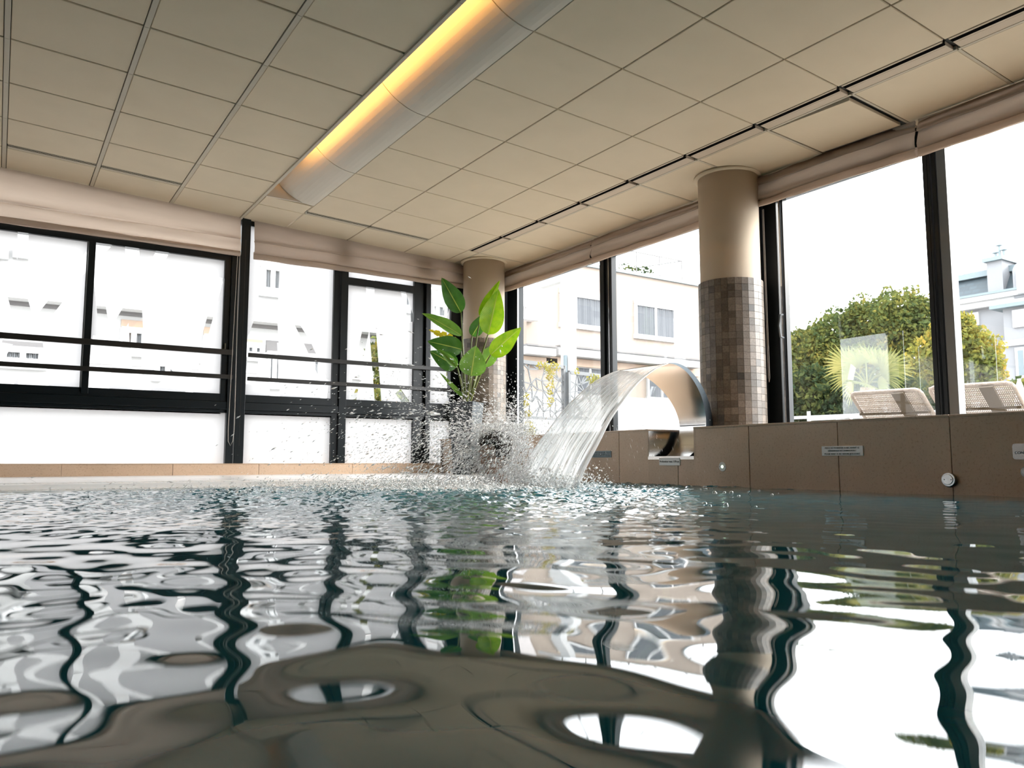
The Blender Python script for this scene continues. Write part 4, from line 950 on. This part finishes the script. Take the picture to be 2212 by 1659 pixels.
# side recess and its small rail
A, B = pt_(1118, 600), pt_(1149, 696); m = MB(); m.box(A.x - 4, B.x, YB - .3, YB, B.z, 9.0); m.build('recess', M['recess'], bld)
m = MB(); m.box(A.x - 4, B.x, YB - .45, YB - .3, B.z - .02, B.z + .08); m.box(A.x - 4, B.x - .05, YB - .42, YB - .36, B.z + .42, B.z + .50); m.box(A.x + .1, A.x + .18, YB - .42, YB - .36, B.z, B.z + .45); m.build('balcony_rail', M['white'], bld)
# roof railing and shrubs
rl = MB(); za = zt + .12; xa = pt_(1330, 580).x; xb = pt_(1481, 600).x
for z_ in (za + .9,): rl.bar((xa - 4, YB + .2, z_), (xb, YB + .2, z_), .04)
for k_ in range(6): x = xb - k_ * (xb - xa) / 3; rl.bar((x, YB + .2, za), (x, YB + .2, za + .9), .035)
rl.bar((xb, YB + .2, za + .9), (xb - .9, YB + 2.4, za + .9), .04); rl.build('roof_railing', M['shade'], bld)
def leafcloud(clusters, n, size, flat=.3, seed=3):
    rr = np.random.default_rng(seed); wts = np.array([c[3] ** 2 for c in clusters]); wts = wts / wts.sum(); pick = rr.choice(len(clusters), n, p=wts)
    C = np.array([c[:3] for c in clusters])[pick]; Rr = np.array([c[3] for c in clusters])[pick]
    d = rr.normal(0, 1, (n, 3)); d /= np.linalg.norm(d, axis=1)[:, None]; rad_ = Rr * (.45 + .62 * rr.random(n) ** .6) * (1 + .18 * np.sin(d[:, 0] * 7 + pick) * np.sin(d[:, 1] * 6 + d[:, 2] * 5))
    P = C + d * rad_[:, None]; a = rr.normal(0, 1, (n, 3)); a /= np.linalg.norm(a, axis=1)[:, None]; b = np.cross(a, rr.normal(0, 1, (n, 3))); b /= np.linalg.norm(b, axis=1)[:, None]
    s_ = size * (.6 + .8 * rr.random(n)); a *= s_[:, None]; b *= (s_ * .6)[:, None]; nn = np.cross(a, b); nn /= np.linalg.norm(nn, axis=1)[:, None]; nn *= (s_ * .25)[:, None]
    V = np.stack([P - a, P - b + nn, P + a, P + b + nn], 1).reshape(-1, 3); i0 = (np.arange(n) * 4)[:, None]
    Fc = np.concatenate([i0 + [0, 1, 2], i0 + [0, 2, 3]], 0)
    mb = MB(); mb.v = V.tolist(); mb.f = [tuple(int(q_) for q_ in r_) for r_ in Fc]; return mb
rp = thing('roof_shrub', 'low planting behind the railing on the pink building roof', 'shrub', (pt_(1400, 590).x, YB + .5, za))
leafcloud([(pt_(x, 590).x, YB + .5, za + .12, .35) for x in (1365, 1385, 1400, 1412)], 260, .07).build('foliage', M['hedge'], rp)
# --- white annex seen through the left film
YA = 15.0
ax_ = thing('white_annex', 'white rendered wing with shaded ledges and curtained windows behind the frosted panes', 'building', (4, YA, -4))
pa = lambda x, y: atY(x, y, YA)
xl, xr2 = pa(-900, 600).x, atY(985, 700, YA).x
zs = pa(45, 652).z
m = MB(); m.box(xl, xr2, YA, YA + 5, -4, pa(0, 300).z + 2); m.build('wall', M['whitewall'], ax_)
m = MB(); m.box(xl, xr2, YA - .35, YA, zs - .0, zs + .35); m.build('ledge', M['whitewall'], ax_)
m = MB(); m.box(xl, xr2, YA - .04, YA, zs - .07, zs); m.build('ledge_shadow', M['shade'], ax_)  # dark strip standing in for the shadow under the ledge
m = MB(); m.box(xl, xr2, YA - .03, YA, zs - .95, zs - .92); m.box(xl, xr2, YA - .03, YA, zs + 1.15, zs + 1.17); m.build('joint_line', M['recess'], ax_)
for x0, y0, x1, y1 in ((-40, 500, 8, 545), (41, 505, 60, 545), (565, 575, 608, 632), (868, 625, 900, 668)):
    aptwin(ax_, x0, y0, x1, y1, Y=YA, curtain='curtain_pale')
for x0, y0, x1, y1, dk in ((5, 735, 92, 790, 1), (262, 690, 312, 760, 0), (440, 706, 466, 775, 0), (575, 735, 605, 830, 1), (655, 742, 690, 830, 1), (528, 732, 566, 770, 0), (335, 770, 385, 815, 1), (920, 640, 962, 690, 0)):
    A, B = pa(x0, y0), pa(x1, y1)
    m = MB(); m.box(A.x, B.x, YA - .02, YA + .01, A.z - (A.z - B.z) * .28, A.z); m.build('shutter_box', M['soffit' if not dk else 'shade'], ax_)
    aptwin(ax_, x0, y0 + (y1 - y0) * .28, x1, y1, Y=YA, curtain='curtain_pale')
hd = thing('climbing_hedge', 'green climbing plants on the white wing, glimpsed through the clear bands', 'hedge', (pa(815, 800).x, YA - .6, -.3))
leafcloud([(pa(805, 770).x, YA - .6, pa(805, 770).z, .35), (pa(810, 810).x, YA - .6, pa(810, 810).z, .35), (pa(816, 850).x, YA - .6, pa(816, 850).z, .3), (pa(875, 865).x, YA - .6, pa(875, 865).z, .45), (pa(790, 870).x, YA - .6, pa(790, 870).z, .4), (pa(935, 790).x, YA - .6, pa(935, 790).z, .25)], 1800, .07).build('foliage', M['tree'], hd)
# --- white portal frame
XP = 9.0; pf = thing('portal_frame', 'white square steel portal post with an arm, in front of the pink building', 'pergola', (XP, 11.6, -.25))
A, B, C_ = atX(1217, 590, XP), atX(1237, 592, XP), atX(1174, 617, XP)
m = MB(); m.box(XP - .08, XP + .08, B.y, A.y, -.25, A.z); m.build('post', M['white'], pf, bevel=.01)
m = MB(); m.box(XP - .07, XP + .07, A.y, C_.y + .05, A.z - .17, A.z); m.build('arm', M['white'], pf, bevel=.01)
m = MB(); a1, a2 = atX(1220.5, 768, XP - .1), atX(1225.5, 920, XP - .1); m.box(XP - .14, XP - .1, a1.y, a2.y - .01, a2.z, a1.z); m.build('clamp_rail', M['zinc'], pf)
# --- laser cut screens
def seg_screen(x0, y0, x1, y1, yb0, yb1, d0, d1, label, seed):
    rr = random.Random(seed); A, B = atF(x0, y0, d0), atF(x1, y1, d1); A2, B2 = atF(x0, yb0, d0), atF(x1, yb1, d1)
    t = thing('laser_cut_screen', label, 'screen', tuple((A2 + B2) / 2), 'laser cut garden screens')
    h = (A.z - A2.z); dxy = Vector((B.x - A.x, B.y - A.y, 0)); Lh = dxy.length; dxy.normalize(); nn = dxy.cross(Vector((0, 0, 1)))
    P3 = lambda u, v: Vector((A2.x, A2.y, A2.z)) + dxy * u + Vector((0, 0, v))
    bm = bmesh.new(); nx, ny = max(3, int(Lh / .13)), max(3, int(h / .12)); pts = {}
    for i in range(nx + 1):
        for j in range(ny + 1):
            u = Lh * i / nx + (rr.uniform(-.05, .05) if 0 < i < nx else 0); v = h * j / ny + (rr.uniform(-.05, .05) if 0 < j < ny else 0); pts[i, j] = P3(u, v)
    m = MB()
    for i in range(nx + 1):
        for j in range(ny + 1):
            for di, dj in ((1, 0), (0, 1), (1, 1), (1, -1)):
                if (i + di, j + dj) in pts and rr.random() < (.8 if di + dj == 1 and di * dj == 0 else .38): m.bar(pts[i, j], pts[i + di, j + dj], .018, .012, up=nn)
    m.build('cut_panel', M['screen'], t)
    f = MB(); f.bar(P3(0, h - .0), P3(Lh, h), .05, .05, up=nn); f.bar(P3(0, 0), P3(Lh, 0), .04, .04, up=nn); f.bar(P3(0, 0), P3(0, h), .05, .05, up=nn); f.bar(P3(Lh, -.4), P3(Lh, h + .02), .05, .05, up=nn); f.build('frame', M['screen'], t)
    return t
seg_screen(1116, 778, 1218, 794, 900, 903, 10.2, 10.9, 'grey laser cut screen with web pattern, left of the white post', 5)
seg_screen(1229, 803, 1330, 820, 902, 905, 10.9, 11.6, 'grey laser cut screen with web pattern, right of the white post', 8)
lw_ = MB(); A, B = atF(1112, 903, 10.3), atF(1340, 906, 11.8); d = (B - A); 
for k_ in range(3):
    lw_.bar(A + Vector((0, 0, -.12 - .15 * k_)), B + Vector((0, 0, -.12 - .15 * k_)), .05, .13)
tag(lw_.build('plank_wall', M['white']), 'low white planked wall under the laser cut screens', 'wall')
cr_ = thing('creeper_plant', 'yellow green creeper climbing the laser cut screens', 'plant', tuple(atF(1187, 900, 10.4)))
cl = []
for (x, y, r) in ((1168, 790, .05), (1187, 792, .08), (1190, 805, .07), (1202, 792, .05), (1187, 818, .05), (1190, 832, .06), (1188, 848, .04), (1190, 862, .05), (1186, 876, .03), (1137, 856, .05), (1134, 874, .05), (1140, 893, .05), (1141, 915, .05), (1245, 802, .04), (1283, 817, .07), (1275, 820, .05)): p = atF(x, y, 10.25); cl.append((*p, r))
leafcloud(cl, 520, .019).build('foliage', M['creeper'], cr_)
cb = thing('creeper_plant', 'golden shrub at the foot of the laser cut screen', 'plant', tuple(atF(1135, 950, 10.1)))
leafcloud([(*atF(x, 930, 10.1), .09) for x in (1122, 1130, 1140)], 260, .028).build('foliage', M['creeper'], cb)
# --- low white parapet and railing beyond the middle pane
m = MB(); A = atX(1330, 914, 8.0); rt = MB()
rt.bar((8, 12.5, A.z), (8, 3.5, atX(1460, 920, 8).z), .035)
for y in np.arange(3.8, 12.5, .95): rt.bar((8, y, -.25), (8, y, A.z), .03)
# ------------- railing at the right
r2 = atX(1712, 909, 7.6)
tag(rt.build('terrace_railing', M['white']), 'thin white terrace railing behind the steel spout', 'railing')
r_ = MB(); r_.bar((8.3, 5.9, atX(1712, 908, 8.3).z), (8.3, 1.2, atX(1712, 908, 8.3).z), .05, .03)
for y in np.arange(1.4, 5.9, .8): r_.bar((8.3, y, -.25), (8.3, y, atX(1712, 908, 8.3).z), .03)
tag(r_.build('terrace_railing', M['white']), 'white terrace rail just above the ledge, right of the big column', 'railing')
# --- glass panes added where the glazing mirrors the left windows
for (x0, x1, y0, lb) in ((1815, 1951, 733, 'clear glass pane standing in for a window reflection in front of the palm tree'), (1983, 2150, 748, 'clear glass pane standing in for a window reflection behind the right wicker lounger')):
    A, B = atX(x0, y0, 8.6), atX(x1, y0 + (12 if x0 < 1900 else 6), 8.6); m = MB(); m.box(8.6, 8.615, min(A.y, B.y), max(A.y, B.y), -.25, A.z); t = thing('reflection_pane', lb, 'railing', (8.6, (A.y + B.y) / 2, -.25), 'glass panes standing in for window reflections'); m.build('pane', M['glass_green'], t)
# --- wicker loungers
def lounger(A, B, label, wide):
    A, B = Vector(A), Vector(B); t = thing('wicker_lounger', label, 'lounger', tuple((A + B) / 2 - Vector((0, 0, (A + B).z / 2 + .25))), 'wicker sun loungers on the terrace')
    dn = Vector((.50, -.015, -.52)); C, D = B + dn, A + dn; nrm = (B - A).cross(dn).normalized()
    n, k2 = 46, 34; m = MB()
    for i in range(n + 1):
        p = A.lerp(B, i / n); m.bar(p, p + dn, .0058, .006, up=nrm)
    for j in range(k2 + 1):
        u = j / k2; z = nrm * (.003 * (-1) ** j); m.bar(A + dn * u + z, B + dn * u + z, .0062, .005, up=nrm)
    m.build('backrest', M['wicker'], t)
    rim = MB(); rd = .04; ab = (B - A).normalized(); dd = dn.normalized()
    rim.tube([D, A + dd * rd, A + dd * rd * .3 + ab * rd * .3, A + ab * rd, B - ab * rd, B - ab * rd * .3 + dd * rd * .3, B + dd * rd, C], .016, 10); rim.build('rim', M['wicker_rim'], t, smooth=True)
    bt = MB()
    for u in (.3, .62): bt.bar(A + dn * u + nrm * -.03, B + dn * u + nrm * -.03, .03, .02)
    s_ = A.lerp(B, .72); bt.bar(s_ + nrm * -.03, s_ + dn + nrm * -.03, .10, .015, up=nrm); bt.build('batten', M['wood'], t)
    st = MB(); E_, G_ = C + Vector((1.25, 0, 0)), D + Vector((1.25, 0, 0))
    st.hexa([D, C, E_, G_, D + Vector((0, 0, .05)), C + Vector((0, 0, .05)), E_ + Vector((0, 0, .05)), G_ + Vector((0, 0, .05))]); st.build('seat', M['wicker'], t)
    for q_ in (C, D, E_, G_): lg = MB(); lg.bar(q_, Vector((q_.x, q_.y, -.25)), .04); lg.build('leg', M['wicker_rim'], t)
    return t
lounger(atX(1837, 850, 6.1), atX(1986, 841, 6.1), 'pale wicker lounger backrest in front of the palm tree, left one', 0)
lounger(atX(2006, 838, 6.2), atX(2186, 826, 6.2), 'pale wicker lounger backrest behind the black mullion, right one', 1)
m = MB(); a = atX(1806, 906, 6.6); b = atX(1840, 903, 6.6); m.tube([(a.x, a.y, -.25), (a.x, a.y, a.z - .03), (a.x, a.y - .02, a.z), (b.x, b.y + .02, b.z + .01), (b.x, b.y, b.z - .03), (b.x, b.y, -.25)], .018, 8)
tag(m.build('white_chair_top', M['white'], smooth=True), 'rounded white chair top peeping above the ledge left of the loungers', 'chair')
# --- palm
pl = atX(1874, 850, 11.0); pm = thing('palm_tree', 'young fan palm with yellow green fronds behind the loungers', 'tree', (pl.x, pl.y, -.25))
m = MB(); m.tube([(pl.x, pl.y, -.25), (pl.x + .02, pl.y, pl.z - .1), (pl.x, pl.y, pl.z + .1)], [.15, .12, .10], 14); m.build('trunk', M['palmtrunk'], pm, smooth=True)
hub = Vector((pl.x, pl.y, pl.z + .12)); rr = random.Random(4)
fr = [(1790, 762), (1800, 800), (1812, 840), (1835, 765), (1868, 745), (1915, 758), (1945, 800), (1925, 835), (1870, 842), (1960, 775)]
for (x, y) in fr:
    tip = atX(x, y, 11.0 + rr.uniform(-.55, .45)); d = tip - hub; L = d.length; d.normalize(); pm_c = hub + d * L * .45 + Vector((0, 0, .06))
    sd = d.cross((pm_c - EYE).normalized()); sd = sd.normalized() if sd.length > .1 else Vector((0, 1, 0)); nn = sd.cross(d)
    m = MB()
    for k_ in range(15):
        a = math.radians(-62 + 124 * k_ / 14); v = (d * math.cos(a) + sd * math.sin(a)); ln = L * .62 * (.75 + .25 * math.cos(a)) * rr.uniform(.85, 1.05); w_ = .017
        e0 = pm_c; e1 = pm_c + v * ln * .6 + nn * .01; e2 = pm_c + v * ln + Vector((0, 0, -.09 * ln)); s2 = v.cross(nn).normalized() * w_
        m.face([e0 - s2 * .3, e1 - s2, e2, e1 + s2, e0 + s2 * .3])
    m.tube([hub, (hub + pm_c) / 2 + Vector((0, 0, .03)), pm_c], .010, 6); m.build('frond', M['palm'], pm)
# --- broadleaf trees
def tree(cl, X, n, size, mt, label, trunk, seed):
    t = thing('maple_tree', label, 'tree', (*trunk, -4.0)); C = []
    for (x, y, r, dx) in cl: p = atX(x, y, X + dx); C.append((*p, r * (p - EYE).length / FPX * .95))
    leafcloud(C, n, size, seed=seed).build('foliage', M[mt], t)
    b = MB(); top = Vector((trunk[0], trunk[1], C[0][2])); b.tube([(*trunk, -4), (trunk[0], trunk[1], 0), tuple(top)], [.28, .2, .08], 10)
    for c_ in C[:9]: b.tube([(trunk[0], trunk[1], .2 + .3 * R()), ((trunk[0] + c_[0]) / 2, (trunk[1] + c_[1]) / 2, (c_[2] + .5) / 2 + .3), c_[:3]], [.09, .05, .015], 6)
    b.build('branches', M['bark'], t); return t
tree([(1810, 745, 70, 0), (1880, 710, 62, .5), (1945, 690, 60, 0), (1975, 760, 80, .5), (1750, 775, 62, 0), (1870, 790, 85, .3), (1730, 740, 30, 0), (1800, 835, 75, 0), (1850, 680, 22, 0), (1985, 665, 24, 0), (1720, 800, 45, 0)], 20, 36000, .062, 'tree', 'broad green and gold maple tree filling the pane right of the big column', (20.5, 11.8), 3)
tree([(2060, 735, 50, 0), (2095, 770, 55, .3), (2120, 800, 40, 0), (2035, 790, 60, 0), (2070, 840, 55, .5), (2075, 700, 22, 0), (2135, 775, 20, 0), (2010, 840, 60, .5)], 16, 15000, .052, 'tree2', 'golden leaved maple tree in front of the slate roofed mansion', (16.3, 7.8), 9)
tree([(1740, 860, 60, 0), (1790, 880, 60, 0), (1700, 880, 50, 0), (1860, 870, 60, .5), (1930, 870, 60, 0), (1990, 890, 50, 0), (2050, 900, 45, 0), (2110, 905, 45, 0), (1750, 930, 60, 0), (1850, 940, 60, 0), (1950, 940, 60, 0), (1760, 825, 35, 0)], 14.2, 22000, .055, 'hedge', 'dark green hedge mass low behind the palm and loungers', (14.6, 8.6), 12)
tree([(2205, 850, 26, 0), (2190, 858, 16, 0), (2225, 880, 34, 0)], 11, 900, .05, 'tree', 'small pale shrub beside the folded parasol at the right edge', (11, 5.2), 15)
# --- mansion
XM = 30.0; pmx = lambda x, y, X=XM: atX(x, y, X)
man = thing('mansion', 'white mansion with a blue slate mansard roof behind the golden tree', 'building', (XM, 12, -4))
ze = pmx(2053, 665).z; yl = pmx(2006, 671).y; zr = pmx(2051, 606).z; y_end = 6.0
m = MB(); m.box(XM, XM + 9, y_end, yl - .25, -4, ze); m.build('wall', M['mansion'], man)
m = MB(); m.box(XM - .45, XM + 9, y_end, yl, ze, ze + .18); m.box(XM - .3, XM + 9, y_end, yl - .1, ze - .22, ze); m.build('cornice', M['white'], man)
m = MB(); m.box(XM - .5, XM - .3, y_end, yl + .02, ze + .18, ze + .26); m.build('gutter', M['zinc'], man)
sl_ = MB(); sl_.hexa([(XM - .1, y_end, ze + .2), (XM + 9, y_end, ze + .2), (XM + 9, yl - .4, ze + .2), (XM - .1, yl - .4, ze + .2), (XM + .5, y_end, zr), (XM + 9, y_end, zr), (XM + 9, yl - .9, zr), (XM + .5, yl - .9, zr)]); sl_.build('slate_roof', M['slate'], man)
m = MB(); m.box(XM + .35, XM + 9, y_end, yl - .75, zr, zr + .22); m.build('roof_edge', M['zinc'], man)
zp = pmx(2212, 541).z + 1.3; m = MB(); m.hexa([(XM + .5, y_end, zr + .22), (XM + 9, y_end, zr + .22), (XM + 9, yl - .9, zr + .22), (XM + .5, yl - .9, zr + .22), (XM + 5, y_end, zp), (XM + 5.2, y_end, zp), (XM + 5.2, yl - 5.5, zp), (XM + 5, yl - 5.5, zp)]); m.build('upper_roof', M['roofpink'], man)
A, B = pmx(2132, 568, XM - .1), pmx(2170, 640, XM - .1); m = MB(); m.box(XM - .15, XM + 1.0, B.y, A.y, ze + .2, A.z); ch = m.build('chimney', M['mansion'], man)
m = MB(); m.box(XM - .3, XM + 1.15, B.y - .08, A.y + .08, A.z, A.z + .14); c2 = m.build('chimney_cap', M['zinc'], None); c2.parent = ch
m = MB()
for f_, h_ in ((.25, .25), (.52, .5), (.8, .3)): y = A.y + (B.y - A.y) * f_; m.tube([(XM + .3, y, A.z + .14), (XM + .3, y, A.z + .14 + h_)], .045, 8); m.tube([(XM + .3, y, A.z + .14 + h_), (XM + .3, y, A.z + .18 + h_)], .12, 8)
c2 = m.build('chimney_pots', M['zinc'], None); c2.parent = ch
def mwin(x0, y0, x1, y1, X, nm='window', lou=True):
    A, B = pmx(x0, y0, X), pmx(x1, y1, X); m = MB(); m.box(X - .08, X, A.y, B.y, B.z, A.z); w_ = m.build(nm, M['white'], man)
    g = MB(); ym = (A.y + B.y) / 2
    for ya, yb in ((A.y - .09, ym + .04), (ym - .04, B.y + .09)): g.box(X - .1, X - .07, ya, yb, B.z + .1, A.z - .1)
    o = g.build('shutters' if lou else 'panes', M['louvre' if lou else 'zinc'], None); o.parent = w_; return w_
m = MB(); A, B = pmx(2187, 568, XM - .3), pmx(2240, 637, XM - .3); m.box(XM - .35, XM + 1, B.y, A.y, B.z, A.z - .25)
m.tube([(XM - .36, (A.y + B.y) / 2, A.z - .35), (XM + 1, (A.y + B.y) / 2, A.z - .35)], (A.y - B.y) / 2, 24); m.build('dormer', M['mansion'], man); mwin(2196, 582, 2230, 630, XM - .44)
mwin(2090, 678, 2117, 702, XM)
XB = 28.6; A = pmx(2166, 668, XB); m = MB(); m.box(XB, XM, y_end - 2, A.y, -4, A.z); m.build('bay', M['mansion'], man)
m = MB(); m.box(XB - .3, XM, y_end - 2, A.y + .3, A.z, A.z + .12); m.build('bay_cornice', M['zinc'], man)
Bz = pmx(2168, 742, XB).z; m = MB(); m.box(XB - .08, XB, y_end - 2, A.y + .05, Bz - .12, Bz + .08); m.box(XM - .07, XM, A.y, yl - .2, Bz - .2, Bz); m.build('string_course', M['white'], man)
mwin(2188, 671, 2225, 704, XB); mwin(2194, 752, 2240, 815, XB, lou=False)
# folded parasol
a = atX(2201, 818, 9.0); ps = thing('folded_parasol', 'folded white parasol at the right edge beyond the lounger', 'parasol', (9.0, a.y, -.25))
m = MB(); m.lathe([(.01, a.z), (.035, a.z - .08), (.075, a.z - .45), (.05, a.z - .5), (.03, a.z - .55)], (9.0, a.y, 0), 12); m.build('canopy', M['parasol'], ps); m = MB(); m.tube([(9.0, a.y, -.25), (9.0, a.y, a.z)], .018, 8); m.build('pole', M['white'], ps)

# ------------------------------------------------------------------ world, camera, colour
wd = bpy.data.worlds.new('sky'); sc.world = wd; wd.use_nodes = True; nt = wd.node_tree; bg = nt.nodes['Background']; bg.inputs[1].default_value = 5.4
tc = nt.nodes.new('ShaderNodeTexCoord'); sx = nt.nodes.new('ShaderNodeSeparateXYZ'); rp_ = nt.nodes.new('ShaderNodeValToRGB')
nt.links.new(tc.outputs['Generated'], sx.inputs[0]); nt.links.new(sx.outputs['Z'], rp_.inputs[0]); nt.links.new(rp_.outputs[0], bg.inputs[0])
rp_.color_ramp.elements[0].position = 0; rp_.color_ramp.elements[0].color = (.97, .98, 1, 1); rp_.color_ramp.elements[1].position = .7; rp_.color_ramp.elements[1].color = (.93, .96, 1, 1)
su = bpy.data.lights.new('sun', 'SUN'); su.energy = 4.6; su.angle = math.radians(28); su.color = (1, .95, .88); so = bpy.data.objects.new('sun', su); col.objects.link(so); el_, az_ = math.radians(26), math.radians(-28); so.rotation_euler = Vector((-math.cos(el_) * math.cos(az_), -math.cos(el_) * math.sin(az_), -math.sin(el_))).to_track_quat('-Z', 'Y').to_euler()  # soft sun added to brighten the splash; the sky itself is overcast
cam = bpy.data.cameras.new('camera'); co = bpy.data.objects.new('camera', cam); col.objects.link(co); sc.camera = co
cam.sensor_width = 36; cam.lens = 36 * FPX / 2212; co.location = EYE; co.rotation_euler = (PI / 2 + PITCH, 0, -YAW); cam.clip_start = .02; cam.clip_end = 400
cam.dof.use_dof = True; cam.dof.focus_distance = 5.0; cam.dof.aperture_fstop = 5.6
sc.view_settings.view_transform = 'Standard'; sc.view_settings.look = 'None'; sc.view_settings.gamma = 1; sc.view_settings.exposure = .72
sc.cycles.max_bounces = 10; sc.cycles.diffuse_bounces = 6; sc.cycles.transparent_max_bounces = 24; sc.cycles.caustics_reflective = True; sc.cycles.caustics_refractive = False; sc.cycles.blur_glossy = .2
